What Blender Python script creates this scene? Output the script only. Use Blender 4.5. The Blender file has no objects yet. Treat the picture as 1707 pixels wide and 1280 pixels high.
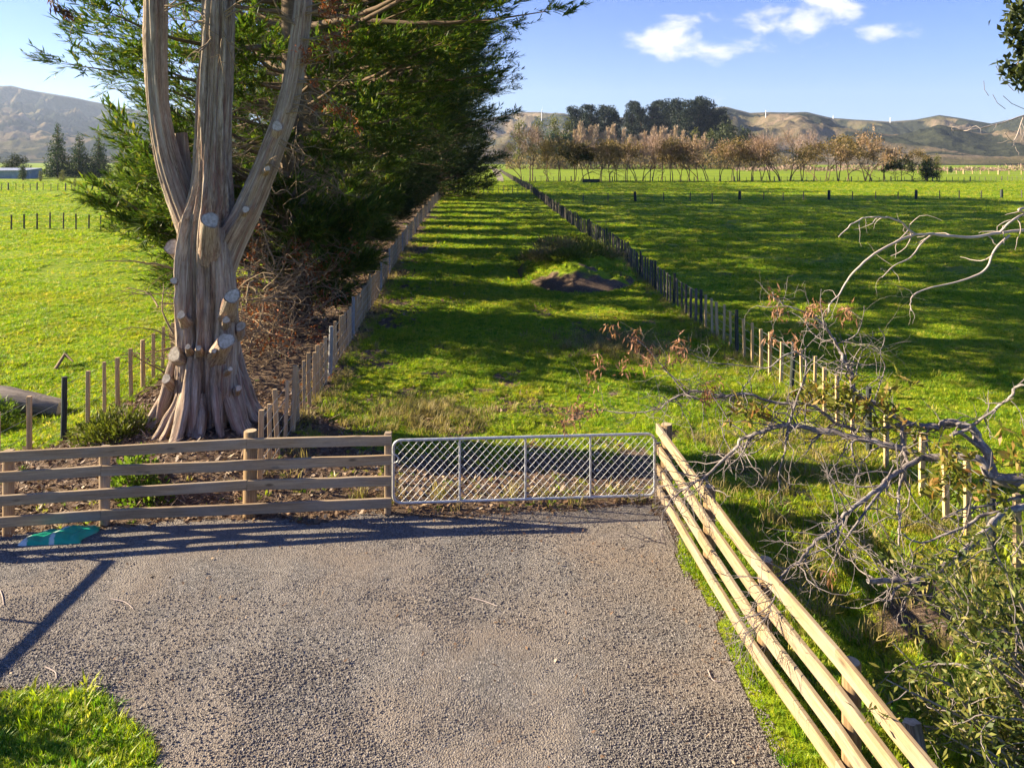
import bpy, math, random
import numpy as np
from mathutils import Vector, noise as mnoise

random.seed(11)
rng = np.random.default_rng(11)
C = bpy.context.scene.collection
SC = bpy.context.scene
CAMH, F, HX, HY = 5.5, 1230.0, 853.5, 268.0
PI = math.pi

def G(px, py, z=0.0):                      # ground point seen at a pixel
    d = (CAMH - z) * F / (py - HY)
    return np.array([(px - HX) * d / F, d, z])
def P(px, py, d):                          # point seen at a pixel at distance d
    return np.array([(px - HX) * d / F, d, CAMH - (py - HY) * d / F])

# ------------------------------------------------------------------ noise
def _h(ix, iy, s):
    n = (ix.astype(np.int64) * 374761393 + iy.astype(np.int64) * 668265263 + s * 982451653) & 0x7fffffff
    n = ((n ^ (n >> 13)) * 1274126177) & 0x7fffffff
    n = n ^ (n >> 16)
    return (n & 0xffff) / 65535.0
def vn(x, y, s=0):
    x = np.asarray(x, float); y = np.asarray(y, float)
    ix = np.floor(x); iy = np.floor(y); fx = x - ix; fy = y - iy
    fx = fx * fx * (3 - 2 * fx); fy = fy * fy * (3 - 2 * fy)
    a = _h(ix, iy, s); b = _h(ix + 1, iy, s); c = _h(ix, iy + 1, s); d = _h(ix + 1, iy + 1, s)
    return (a + (b - a) * fx) * (1 - fy) + (c + (d - c) * fx) * fy
def fbm(x, y, s=0, o=4):
    r = 0; a = .5; t = 0
    for k in range(o):
        r = r + a * vn(x * 2**k + 7.3 * k, y * 2**k - 3.1 * k, s + k); t += a; a *= .5
    return r / t
def sstep(a, b, x):
    t = np.clip((np.asarray(x, float) - a) / (b - a), 0, 1)
    return t * t * (3 - 2 * t)

# ------------------------------------------------------------------ mesh builder
class MB:
    def __init__(s): s.v = []; s.f = []; s.m = []; s.t = []; s.n = 0
    def add(s, v, f, mat=0, tex=None):
        v = np.asarray(v, float).reshape(-1, 3); f = np.asarray(f, int)
        if len(v) == 0 or len(f) == 0: return
        s.v.append(v); s.f.append(f + s.n); s.m.append(np.full(len(f), mat, int))
        s.t.append(v if tex is None else np.asarray(tex, float)); s.n += len(v)
    def build(s, name, mats, parent=None, smooth=True, extra=None):
        if name in ('rail', 'batten', 'far_battens'): smooth = False
        me = bpy.data.meshes.new(name)
        V = np.concatenate(s.v); T = np.concatenate(s.t)
        if parent is not None: V = V - np.array(parent.location)
        nf = sum(len(f) for f in s.f)
        loops = np.concatenate([f.ravel() for f in s.f])
        tot = np.concatenate([np.full(len(f), f.shape[1]) for f in s.f])
        start = np.concatenate([[0], np.cumsum(tot)[:-1]])
        me.vertices.add(len(V)); me.vertices.foreach_set('co', V.ravel().astype(np.float32))
        me.loops.add(len(loops)); me.loops.foreach_set('vertex_index', loops.astype(np.int32))
        me.polygons.add(nf); me.polygons.foreach_set('loop_start', start.astype(np.int32))
        me.polygons.foreach_set('loop_total', tot.astype(np.int32))
        me.polygons.foreach_set('material_index', np.concatenate(s.m).astype(np.int32))
        me.polygons.foreach_set('use_smooth', np.full(nf, smooth, bool))
        a = me.attributes.new('tex', 'FLOAT_VECTOR', 'POINT'); a.data.foreach_set('vector', T.ravel().astype(np.float32))
        if extra:
            for k, val in extra.items():
                a = me.attributes.new(k, 'FLOAT', 'POINT'); a.data.foreach_set('value', np.asarray(val, np.float32))
        for m in (mats if isinstance(mats, (list, tuple)) else [mats]): me.materials.append(m)
        me.update(calc_edges=True); me.validate()
        o = bpy.data.objects.new(name, me); C.objects.link(o)
        if parent is not None: o.parent = parent
        return o

def nrm(a): return a / (np.linalg.norm(a, axis=-1, keepdims=True) + 1e-12)

def spline(pts, n):                        # Catmull-Rom through rows (any number of columns)
    p = np.asarray(pts, float)
    if len(p) < 3:
        t = np.linspace(0, 1, n)[:, None]; return p[0] * (1 - t) + p[-1] * t
    q = np.vstack([2 * p[0] - p[1], p, 2 * p[-1] - p[-2]])
    u = np.linspace(0, len(p) - 1 - 1e-6, n); i = u.astype(int); t = (u - i)[:, None]
    a, b, c, d = q[i], q[i + 1], q[i + 2], q[i + 3]
    return .5 * (2 * b + (c - a) * t + (2 * a - 5 * b + 4 * c - d) * t * t + (3 * b - a - 3 * c + d) * t**3)

def tube(mb, pts, rad, n=6, mat=0, cap=True, capmat=None, mod=None):
    p = np.asarray(pts, float); k = len(p); rad = np.broadcast_to(np.asarray(rad, float), (k,))
    tg = nrm(np.gradient(p, axis=0))
    u = np.cross(tg[0], [0, 0, 1.0]) if abs(tg[0][2]) < .9 else np.cross(tg[0], [0, 1.0, 0])
    u /= np.linalg.norm(u); us = []
    for i in range(k):
        u = u - tg[i] * np.dot(u, tg[i]); u = u / (np.linalg.norm(u) + 1e-9); us.append(u)
    us = np.array(us); vs = np.cross(tg, us)
    an = np.linspace(0, 2 * PI, n, endpoint=False)
    al = np.concatenate([[0], np.cumsum(np.linalg.norm(np.diff(p, axis=0), axis=1))])
    R_ = np.repeat(rad[:, None], n, 1)
    if mod is not None: R_ = R_ * mod(an[None, :], al[:, None])
    V = p[:, None, :] + R_[..., None] * (np.cos(an)[None, :, None] * us[:, None, :] + np.sin(an)[None, :, None] * vs[:, None, :])
    T = np.stack([np.cos(an)[None, :] * rad[:, None], np.sin(an)[None, :] * rad[:, None], np.repeat(al[:, None], n, 1)], -1)
    ii, jj = np.meshgrid(np.arange(k - 1), np.arange(n), indexing='ij'); j2 = (jj + 1) % n
    f = np.stack([ii * n + jj, ii * n + j2, (ii + 1) * n + j2, (ii + 1) * n + jj], -1).reshape(-1, 4)
    mb.add(V.reshape(-1, 3), f, mat, T.reshape(-1, 3))
    if cap:
        for e in (0, k - 1):
            ring = V[e]; c = p[e][None]
            fc = [[n, (j + 1) % n, j] if e == 0 else [n, j, (j + 1) % n] for j in range(n)]
            mb.add(np.vstack([ring, c]), fc, mat if (capmat is None or e == 0) else capmat,
                   np.vstack([T[e], [[0, 0, al[e]]]]))

def beam(mb, p0, p1, w, h, ch=.006, mat=0, seg=1, wob=0.0, up=(0, 0, 1)):   # chamfered timber from p0 to p1, h along up
    p0 = np.asarray(p0, float); p1 = np.asarray(p1, float); ax = nrm(p1 - p0)
    up = np.asarray(up, float); sd = nrm(np.cross(ax, up)); up = np.cross(sd, ax)
    a, b = w / 2, h / 2
    pr = [(-a + ch, -b), (a - ch, -b), (a, -b + ch), (a, b - ch), (a - ch, b), (-a + ch, b), (-a, b - ch), (-a, -b + ch)]
    L = np.linalg.norm(p1 - p0); off = random.random() * 50; V = []; T = []
    for i in range(seg + 1):
        c = p0 + (p1 - p0) * i / seg
        if 0 < i < seg: c = c + sd * random.gauss(0, wob) + up * random.gauss(0, wob)
        for x, y in pr:
            V.append(c + sd * x + up * y); T.append((x + off, y + off * .37, L * i / seg + off))
    f = []
    for i in range(seg):
        for j in range(8): f.append([i * 8 + j, i * 8 + (j + 1) % 8, i * 8 + 8 + (j + 1) % 8, i * 8 + 8 + j])
    mb.add(V, f, mat, T)
    mb.add(V[:8], [list(range(7, -1, -1))], mat, T[:8]); mb.add(V[-8:], [list(range(8))], mat, T[-8:])

def kites(mb, b, d, L, W, mat=0, fold=.25, ref=None, mid=.42):
    n = len(b)
    if n == 0: return
    d = nrm(d); L = np.broadcast_to(L, (n,))[:, None]; W = np.broadcast_to(W, (n,))[:, None]
    r = rng.normal(size=(n, 3)) if ref is None else ref + rng.normal(size=(n, 3)) * .35
    s = nrm(np.cross(d, r)); nn = np.cross(s, d)
    V = np.stack([b, b + d * L * mid + s * W / 2 + nn * W * fold, b + d * L, b + d * L * mid - s * W / 2 + nn * W * fold], 1)
    mb.add(V.reshape(-1, 3), np.arange(4 * n).reshape(-1, 4), mat)

# ------------------------------------------------------------------ naming
def tag(o, label=None, cat=None, group=None, kind=None):
    if label: o['label'] = label
    if cat: o['category'] = cat
    if group: o['group'] = group
    if kind: o['kind'] = kind
    return o
def thing(name, label, cat, loc=(0, 0, 0), group=None):
    o = bpy.data.objects.new(name, None); o.empty_display_size = .3; C.objects.link(o); o.location = Vector([float(q) for q in loc])
    return tag(o, label, cat, group)
def copy_tree(o, parent=None):
    c = o.copy(); C.objects.link(c)
    if parent is not None: c.parent = parent
    for ch in list(o.children): copy_tree(ch, c)
    return c
ORD = ['zeroth', 'first', 'second', 'third', 'fourth', 'fifth', 'sixth', 'seventh', 'eighth', 'ninth', 'tenth', 'eleventh', 'twelfth',
       'thirteenth', 'fourteenth', 'fifteenth', 'sixteenth', 'seventeenth', 'eighteenth', 'nineteenth', 'twentieth', 'twenty-first',
       'twenty-second', 'twenty-third', 'twenty-fourth', 'twenty-fifth', 'twenty-sixth', 'twenty-seventh', 'twenty-eighth', 'twenty-ninth',
       'thirtieth', 'thirty-first', 'thirty-second', 'thirty-third', 'thirty-fourth', 'thirty-fifth', 'thirty-sixth', 'thirty-seventh',
       'thirty-eighth', 'thirty-ninth', 'fortieth', 'forty-first', 'forty-second', 'forty-third', 'forty-fourth', 'forty-fifth']

# ------------------------------------------------------------------ materials
class NT:
    def __init__(s, name):
        s.m = bpy.data.materials.new(name); s.m.use_nodes = True; s.t = s.m.node_tree; s.t.nodes.clear()
        s.out = s.t.nodes.new('ShaderNodeOutputMaterial')
    def n(s, typ, ins=None, **props):
        nd = s.t.nodes.new('ShaderNode' + typ)
        for k, v in props.items(): setattr(nd, k, v)
        for k, v in (ins or {}).items(): s.put(nd.inputs[k], v)
        return nd
    def put(s, sock, v):
        if isinstance(v, bpy.types.NodeSocket): s.t.links.new(v, sock)
        elif isinstance(v, (tuple, list)) and sock.type == 'RGBA' and len(v) == 3: sock.default_value = (*v, 1)
        else: sock.default_value = v
    def attr(s, name, which='Vector'): return s.n('Attribute', attribute_name=name).outputs[which]
    def noise(s, vec, scale, detail=4, rough=.55, dist=0, stretch=None):
        if stretch: vec = s.n('VectorMath', {0: vec, 1: stretch}, operation='MULTIPLY').outputs[0]
        return s.n('TexNoise', {'Vector': vec, 'Scale': scale, 'Detail': detail, 'Roughness': rough, 'Distortion': dist}).outputs['Fac']
    def ramp(s, fac, stops, interp='LINEAR'):
        r = s.n('ValToRGB', {'Fac': fac}); e = r.color_ramp.elements; r.color_ramp.interpolation = interp
        while len(e) < len(stops): e.new(.5)
        for i, (p, c) in enumerate(stops):
            e[i].position = p; e[i].color = (*c, 1) if not np.isscalar(c) else (c, c, c, 1)
        return r.outputs['Color']
    def mix(s, fac, a, b, blend='MIX'):
        m = s.n('Mix', data_type='RGBA', blend_type=blend); s.put(m.inputs['Factor'], fac); s.put(m.inputs[6], a); s.put(m.inputs[7], b)
        return m.outputs[2]
    def math(s, op, a, b=0.0): 
        return s.n('Math', {0: a, 1: b}, operation=op).outputs[0]
    def bump(s, h, strength=.5, dist=.02): return s.n('Bump', {'Height': h, 'Strength': strength, 'Distance': dist}).outputs[0]
    def pbr(s, col, rough=.85, normal=None, metal=0, spec=.25, transl=None, tfac=.35):
        b = s.n('BsdfPrincipled', {'Base Color': col, 'Roughness': rough, 'Metallic': metal, 'Specular IOR Level': spec})
        if normal is not None: s.put(b.inputs['Normal'], normal)
        o = b.outputs[0]
        if transl is not None:
            t = s.n('BsdfTranslucent', {'Color': transl}).outputs[0]
            o = s.n('MixShader', {0: tfac, 1: o, 2: t}).outputs[0]
        s.t.links.new(o, s.out.inputs[0]); return s.m
    def obj(s): return s.n('TexCoord').outputs['Object']
    def pos(s): return s.n('NewGeometry').outputs['Position']
    def isl(s): return s.n('NewGeometry').outputs['Random Per Island']

def m_leaf(name, stops, tfac=.3, tgain=1.3, rough=.6, inst=False, spec=.3):
    t = NT(name)
    r = t.n('ObjectInfo').outputs['Random'] if inst else t.isl()
    c = t.ramp(r, stops)
    big = t.noise(t.pos(), .35, 2)
    c = t.mix(t.math('MULTIPLY', big, .5), c, t.mix(1.0, c, (1.35, 1.15, .7), 'MULTIPLY'))
    return t.pbr(c, rough, spec=spec, transl=t.mix(1.0, c, (tgain, tgain * 1.05, tgain * .6), 'MULTIPLY'), tfac=tfac)

def m_wood(name, dark, light, rough=.8, grain=1.0, knots=True, weather=None):
    t = NT(name); v = t.attr('tex')
    g = t.noise(v, 1.0, 6, .6, .4, (60, 60, 2.2))
    g2 = t.noise(v, 1.0, 3, .5, 0, (9, 9, .5))
    c = t.ramp(t.math('ADD', t.math('MULTIPLY', g, .6), t.math('MULTIPLY', g2, .4)), [(.36, tuple(q * .72 for q in dark)), (.48, dark), (.64, light)])
    if knots:
        k = t.n('TexVoronoi', {'Vector': t.n('VectorMath', {0: v, 1: (5.5, 5.5, 1.9)}, operation='MULTIPLY').outputs[0], 'Scale': 1.0}).outputs['Distance']
        c = t.mix(t.ramp(k, [(.08, .85), (.17, 0.0)]), c, tuple(x * .35 for x in dark))
    if weather: c = t.mix(t.ramp(t.noise(v, 1.0, 4, .6, 0, (4, 4, .9)), [(.45, 0.0), (.7, .8)]), c, weather)
    c = t.mix(.25, c, t.ramp(t.noise(t.pos(), 25, 3), [(.3, .55), (.7, 1.0)]), 'MULTIPLY')
    return t.pbr(c, rough, t.bump(g, .35 * grain, .006))

def m_bark(name, stops, scale=(16, 16, 1.3), strength=.9, dist=.04, tint=None):
    t = NT(name); v = t.attr('tex')
    a = t.noise(v, 1.0, 7, .66, 1.2, scale)
    a = t.math('ADD', t.math('MULTIPLY', a, .72), t.math('MULTIPLY', t.noise(v, 1.0, 5, .7, .6, (scale[0] * 2, scale[1] * 2, scale[2] * 7)), .28))
    b = t.noise(v, 1.0, 4, .6, .3, tuple(q * .22 for q in scale))
    h = t.math('ADD', t.math('MULTIPLY', a, .65), t.math('MULTIPLY', b, .35))
    c = t.ramp(h, stops)
    if tint: c = t.mix(t.ramp(t.noise(v, 1.0, 3, .6, .5, tuple(q * .3 for q in scale)), [(.5, 0.0), (.68, .7)]), c, tint)
    c = t.mix(.35, c, t.ramp(t.noise(t.pos(), 5, 4), [(.3, .5), (.7, 1.0)]), 'MULTIPLY')
    return t.pbr(c, .9, t.bump(h, strength, dist), spec=.15)

M = {}
M['rail'] = m_wood('rail_timber', (.34, .23, .13), (.52, .38, .22), weather=(.36, .30, .23))
M['rail_new'] = m_wood('rail_timber_fresh', (.30, .205, .11), (.46, .345, .205), weather=(.31, .265, .205))
M['post'] = m_wood('round_post_timber', (.24, .15, .07), (.40, .27, .14), knots=False)
M['batten'] = m_wood('batten_timber', (.46, .31, .16), (.66, .49, .29), knots=False)
M['batten_old_shaded'] = m_wood('batten_weathered_shaded', (.10, .085, .07), (.24, .20, .16), knots=False)  # dark tone holds both weathering and shade, put into the colour
M['greypost'] = m_wood('post_grey', (.26, .26, .25), (.42, .42, .40), knots=False)
M['darkpost'] = m_wood('post_dark', (.035, .04, .035), (.10, .11, .10), knots=False)
M['wire'] = NT('fence_wire').pbr((.45, .45, .44), .45, metal=.8)
_t = NT('galvanised_steel'); M['galv'] = _t.pbr(_t.ramp(_t.noise(_t.pos(), 14, 4), [(.35, (.38, .39, .40)), (.65, (.58, .59, .60))]), .45, metal=.35, spec=.5)
M['bark'] = m_bark('cypress_bark', [(.36, (.06, .037, .023)), (.455, (.30, .22, .155)), (.55, (.55, .445, .335)), (.68, (.74, .65, .53))], (42, 42, 1.5), 1.0, .09, (.30, .15, .11))
M['bark2'] = m_bark('cypress_bark_far', [(.3, (.06, .04, .025)), (.7, (.27, .19, .12))], (12, 12, 1.0))
M['deadwood'] = m_bark('dead_branch_bark', [(.35, (.12, .080, .045)), (.65, (.46, .34, .21))], (30, 30, 2), .5, .01)
M['lichen'] = m_bark('lichen_bark', [(.36, (.07, .055, .05)), (.5, (.24, .20, .185)), (.62, (.50, .47, .42))], (34, 34, 12), 1.0, .02)
M['palebark'] = m_bark('pale_twig_bark', [(.3, (.30, .23, .20)), (.7, (.62, .52, .46))], (40, 40, 10), .4, .004)
_t = NT('cut_wood'); _n = _t.noise(_t.pos(), 20, 4); M['cut'] = _t.pbr(_t.ramp(_n, [(.3, (.30, .25, .19)), (.5, (.46, .39, .30)), (.7, (.60, .52, .41))]), .85)
_t = NT('cut_wood_warm'); _n = _t.noise(_t.pos(), 20, 4); M['cutwarm'] = _t.pbr(_t.ramp(_n, [(.3, (.42, .30, .17)), (.7, (.62, .46, .28))]), .85)
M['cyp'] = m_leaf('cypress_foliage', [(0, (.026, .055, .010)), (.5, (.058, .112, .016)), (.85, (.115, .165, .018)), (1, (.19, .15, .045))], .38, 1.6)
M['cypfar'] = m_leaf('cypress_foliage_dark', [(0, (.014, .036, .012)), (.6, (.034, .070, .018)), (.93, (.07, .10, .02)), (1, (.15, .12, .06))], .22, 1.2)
M['rust'] = m_leaf('rust_dead_foliage', [(0, (.13, .035, .012)), (1, (.30, .10, .035))], .3, 1.2)
M['pine'] = m_leaf('pine_foliage', [(0, (.005, .013, .008)), (1, (.015, .030, .014))], .12, 1.0)
M['olive'] = m_leaf('olive_brown_foliage', [(0, (.11, .09, .035)), (.6, (.20, .15, .06)), (1, (.28, .20, .10))], .3, 1.2)
M['rusttree'] = m_leaf('rusty_tree_foliage', [(0, (.17, .11, .07)), (.6, (.27, .18, .12)), (1, (.36, .26, .18))], .3, 1.2)
M['pink'] = m_leaf('bare_pinkish_twigs', [(0, (.20, .13, .11)), (1, (.36, .26, .22))], .15, 1.0)
M['poplar'] = m_leaf('bare_pale_twigs', [(0, (.30, .22, .17)), (1, (.50, .39, .31))], .15, 1.0)
M['willow'] = m_leaf('yellow_green_foliage', [(0, (.07, .085, .018)), (1, (.17, .17, .035))], .3, 1.2)
M['bush'] = m_leaf('dark_bush_foliage', [(0, (.018, .030, .010)), (1, (.060, .075, .020))], .2, 1.0)
M['shrubleaf'] = m_leaf('shrub_leaf', [(0, (.040, .065, .014)), (.5, (.095, .125, .026)), (.85, (.19, .19, .05)), (1, (.32, .27, .10))], .3, 1.2, .5, spec=.2)
M['treeleaf'] = m_leaf('tree_leaf', [(0, (.10, .13, .02)), (.55, (.20, .20, .035)), (.8, (.30, .22, .07)), (1, (.25, .12, .04))], .4, 1.2, .45)
M['curl'] = m_leaf('curled_dead_leaf', [(0, (.16, .075, .045)), (1, (.40, .22, .14))], .3, 1.0)
def m_grass(name, stops):
    t = NT(name); p_ = t.pos(); c = t.ramp(t.n('ObjectInfo').outputs['Random'], stops)
    a = t.noise(p_, .22, 4, .6); b = t.noise(p_, 1.6, 4, .65)
    c = t.mix(t.ramp(a, [(.45, 0.0), (.65, .75)]), c, t.mix(1.0, c, (1.35, 1.05, 1.6), 'MULTIPLY'))
    c = t.mix(t.ramp(b, [(.54, 0.0), (.70, .6)]), c, t.mix(1.0, c, (.45, .62, .8), 'MULTIPLY'))
    c = t.mix(t.ramp(t.noise(p_, .7, 5, .7), [(.60, 0.0), (.74, .7)]), c, (.34, .27, .07))
    return t.pbr(c, .5, spec=.3, transl=t.mix(1.0, c, (1.4, 1.5, .9), 'MULTIPLY'), tfac=.4)
M['grass'] = m_grass('grass_blade', [(0, (.09, .21, .008)), (.5, (.262, .365, .014)), (.85, (.40, .43, .018)), (1, (.46, .40, .08))])
M['drygrass'] = m_leaf('dry_grass', [(0, (.22, .19, .07)), (.6, (.36, .29, .14)), (1, (.14, .15, .03))], .35, 1.1, inst=True)
M['drystalk'] = m_leaf('dry_stalk', [(0, (.16, .13, .05)), (.6, (.28, .22, .11)), (1, (.10, .12, .03))])
M['weed'] = m_leaf('weed_leaf', [(0, (.06, .12, .012)), (1, (.15, .22, .025))], .4, 1.3)
M['moss'] = m_leaf('mossy_foliage', [(0, (.06, .09, .012)), (1, (.17, .19, .03))], .3, 1.2)
M['flake'] = m_leaf('litter_flake', [(0, (.06, .033, .02)), (.5, (.15, .088, .055)), (.9, (.27, .18, .115)), (1, (.48, .38, .29))], .1, 1.0, inst=True)
M['stone'] = (lambda t: t.pbr(t.mix(.5, t.ramp(t.n('ObjectInfo').outputs['Random'], [(0, (.09, .083, .078)), (.5, (.20, .176, .156)), (.9, (.32, .28, .24)), (1, (.52, .47, .42))]),
                         (.16, .137, .118)), .85))(NT('gravel_stone'))
M['white'] = NT('white_paint').pbr((.8, .8, .8), .5)

# ------------------------------------------------------------------ regions
FENCE_L = [(-9.6, 10.55), (-7.5, 10.9), (-6.15, 11.05), (-4.06, 11.31), (-1.93, 11.42)]
RAILX = np.array([[2.36, 11.83], [2.5, 9.8], [2.63, 8.05], [2.85, 6.45], [3.0, 5.0], [3.15, 3.4], [3.4, 1.0], [3.6, -2.0]])
LANE_L = np.array([[-4.2, 12.3], [-4.4, 15.5], [-4.9, 22.4], [-5.3, 28], [-6.2, 39], [-7.9, 63], [-10.9, 112], [-11.3, 122]])
LANE_R = np.array([[6.5, 6.5], [6.6, 11], [6.65, 17], [6.45, 20], [6.12, 28], [6.05, 42], [4.9, 68], [3.5, 123]])
PADD_L = np.array([[-8.95, 12.6], [-8.64, 14.6], [-8.95, 18], [-9.25, 19.7], [-10.2, 28], [-12.5, 50], [-16, 100]])
def linx(line, y): return np.interp(y, line[:, 1], line[:, 0])
def railx(y): return np.interp(-np.asarray(y, float), -RAILX[:, 1], RAILX[:, 0])
def fence_y(x):
    a = np.array(FENCE_L + [(2.36, 11.87)]); return np.interp(x, a[:, 0], a[:, 1])
def gravel(x, y):                           # > 0 inside the driveway
    x = np.asarray(x, float); y = np.asarray(y, float)
    w = (fbm(x * 1.3, y * 1.3, 5, 4) - .5)
    a = fence_y(x) - .02 - y + w * .5 + .25 * sstep(-2, 2, x) * 0
    b = railx(y) - .12 - x + w * .5 - .25 * sstep(9, 7, y)
    # grass corner near the camera: edge runs (-5.3,7.6) (-4.4,7.65) (-3.4,6.95) (-2.95,6.5)
    ex = np.array([-30, -7, -5.3, -4.4, -3.4, -2.95, -2.4, -2.2]); ey = np.array([8.2, 7.9, 7.6, 7.65, 6.95, 6.5, 4, -30])
    c = y - np.interp(x, ex, ey) + w * .7
    c = np.where(x > -2.2, 1.0, c)
    return np.minimum(np.minimum(a, b), c)
def tz(x, y):
    x = np.asarray(x, float); y = np.asarray(y, float)
    off = sstep(.0, -.8, gravel(x, y)) * sstep(-6, 3, y)
    z = .42 * np.exp(-(((x + 6.2) / 2.0)**2 + ((y - 14.5) / 1.7)**2))
    z = z + .18 * np.exp(-(((x + 5.4) / 1.6)**2 + ((y - 12.4) / .7)**2))
    z = z - .25 * np.exp(-(((x + 7.8) / .9)**2 + ((y - 11.2) / .6)**2))
    z = z - .22 * np.exp(-(((x - 4.3) / .7)**2)) * sstep(12.5, 10.5, y)
    lump = (fbm(x * .9, y * .9, 21, 4) - .5) * .16 + (fbm(x * .16, y * .3, 22, 3) - .5) * .35 * sstep(14, 40, y)
    return z + lump * off * (1 - .6 * sstep(12.4, 11.4, y) * (x < 2.6)) * sstep(400, 200, y)
def dirt(x, y):
    x = np.asarray(x, float); y = np.asarray(y, float)
    n = fbm(x * .8, y * .8, 31, 4); n2 = fbm(x * 2.6, y * 2.2, 32, 3)
    L = linx(LANE_L, y); Q = linx(PADD_L, y)
    strip = sstep(.9, -.3, x - L) * sstep(-.5, .6, x - Q) * sstep(10, 11.5, y) * sstep(130, 120, y)
    strip = np.maximum(strip, sstep(-10.5, -9, x) * sstep(-4, -4.6, x) * sstep(14.5, 13.5, y) * sstep(10, 10.6, y) * .9)
    lane = ((x > L) & (x < 2.6)) * sstep(15.2, 12.6, y + (n - .5) * 3) * (y > 10.8) * 1.05
    edge = sstep(2.6, .2, x - L) * (x > L - .5) * (y > 10.8) * sstep(.42, .6, n) * .9 * sstep(110, 70, y)
    patch = sstep(.56, .68, n) * .6 * ((x > L) & (x < 5) & (y > 10.8)) * sstep(50, 20, y)
    right = np.exp(-(((x - 5.2) / .8)**2 + ((y - 9.0) / .8)**2)) * 1.1
    right2 = sstep(.55, .7, fbm(x * .5, y * .5, 35, 3)) * .35 * (x > 2.6)
    r = np.maximum.reduce([strip, lane, edge, patch, right, right2])
    return np.clip(r * (.55 + .9 * n2), 0, 1)

# ------------------------------------------------------------------ world, sun, camera
SUN = nrm(np.array([-3.0, .5, 1.26]))
EL = math.asin(SUN[2]); AZ = math.atan2(SUN[0], SUN[1])
w = bpy.data.worlds.new('World'); SC.world = w; w.use_nodes = True
nt = w.node_tree; nt.nodes.clear()
def wn(t, **p):
    n = nt.nodes.new('ShaderNode' + t)
    for k, v in p.items(): setattr(n, k, v)
    return n
lk = nt.links.new
sky = wn('TexSky', sky_type='NISHITA', sun_disc=False, sun_elevation=EL, sun_rotation=AZ, altitude=50, air_density=1.0, dust_density=0.0, ozone_density=3.0)
tc = wn('TexCoord'); sep = wn('SeparateXYZ'); lk(tc.outputs['Generated'], sep.inputs[0])
def wm(op, a, b=0.0, c=0.0):
    n = wn('Math', operation=op)
    for i, q in enumerate((a, b, c)):
        if isinstance(q, bpy.types.NodeSocket): lk(q, n.inputs[i])
        else: n.inputs[i].default_value = q
    return n.outputs[0]
ysafe = wm('MAXIMUM', sep.outputs[1], .05)
U = wm('DIVIDE', sep.outputs[0], ysafe); V_ = wm('DIVIDE', sep.outputs[2], ysafe)
cmb = wn('CombineXYZ'); lk(U, cmb.inputs[0]); lk(wm('MULTIPLY', V_, 1.7), cmb.inputs[1])
nz = wn('TexNoise'); nz.inputs['Scale'].default_value = 17; nz.inputs['Detail'].default_value = 9; nz.inputs['Roughness'].default_value = .58; nz.inputs['Distortion'].default_value = .25
lk(cmb.outputs[0], nz.inputs['Vector'])
dens = None
for px, py, sx, sy, a in [(1120, 62, 60, 34, 1.0), (1190, 82, 85, 20, .9), (1340, 30, 75, 30, 1.05), (1385, 12, 70, 30, .9), (1470, 56, 45, 16, .9),
                          (1340, 96, 22, 14, .5), (1480, 2, 40, 14, .5), (1004, 168, 24, 10, .62), (1195, 168, 20, 9, .6), (40, 66, 40, 8, .42), (1640, 150, 60, 9, .25)]:
    du = wm('MULTIPLY', wm('SUBTRACT', U, (px - HX) / F), F / sx); dv = wm('MULTIPLY', wm('SUBTRACT', V_, (HY - py) / F), F / sy)
    e = wm('MULTIPLY', wm('EXPONENT', wm('MULTIPLY', wm('ADD', wm('MULTIPLY', du, du), wm('MULTIPLY', dv, dv)), -.7)), a)
    dens = e if dens is None else wm('MAXIMUM', dens, e)
cl = wm('ADD', wm('MULTIPLY', dens, .62), wm('MULTIPLY', wm('SUBTRACT', nz.outputs['Fac'], .5), 1.5))
cl = wm('MULTIPLY', cl, wm('GREATER_THAN', sep.outputs[1], .1))
mr = wn('MapRange', interpolation_type='SMOOTHSTEP'); lk(cl, mr.inputs[0]); mr.inputs[1].default_value = .22; mr.inputs[2].default_value = .66
mixc = wn('Mix', data_type='RGBA'); lk(mr.outputs[0], mixc.inputs[0])
grade = wn('Mix', data_type='RGBA', blend_type='MULTIPLY'); grade.inputs[0].default_value = 1; lk(sky.outputs[0], grade.inputs[6]); 
gr_ = wn('MapRange'); lk(sep.outputs[2], gr_.inputs[0]); gr_.inputs[1].default_value = .02; gr_.inputs[2].default_value = .26
gmix = wn('Mix', data_type='RGBA'); lk(gr_.outputs[0], gmix.inputs[0]); gmix.inputs[6].default_value = (.56, .66, .95, 1); gmix.inputs[7].default_value = (.25, .48, 1.02, 1)
lk(gmix.outputs[2], grade.inputs[7])
lk(grade.outputs[2], mixc.inputs[6]); mixc.inputs[7].default_value = (5.6, 5.6, 5.8, 1)
bg = wn('Background'); lk(mixc.outputs[2], bg.inputs[0]); bg.inputs[1].default_value = .05
ow = wn('OutputWorld'); lk(bg.outputs[0], ow.inputs[0])

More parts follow.
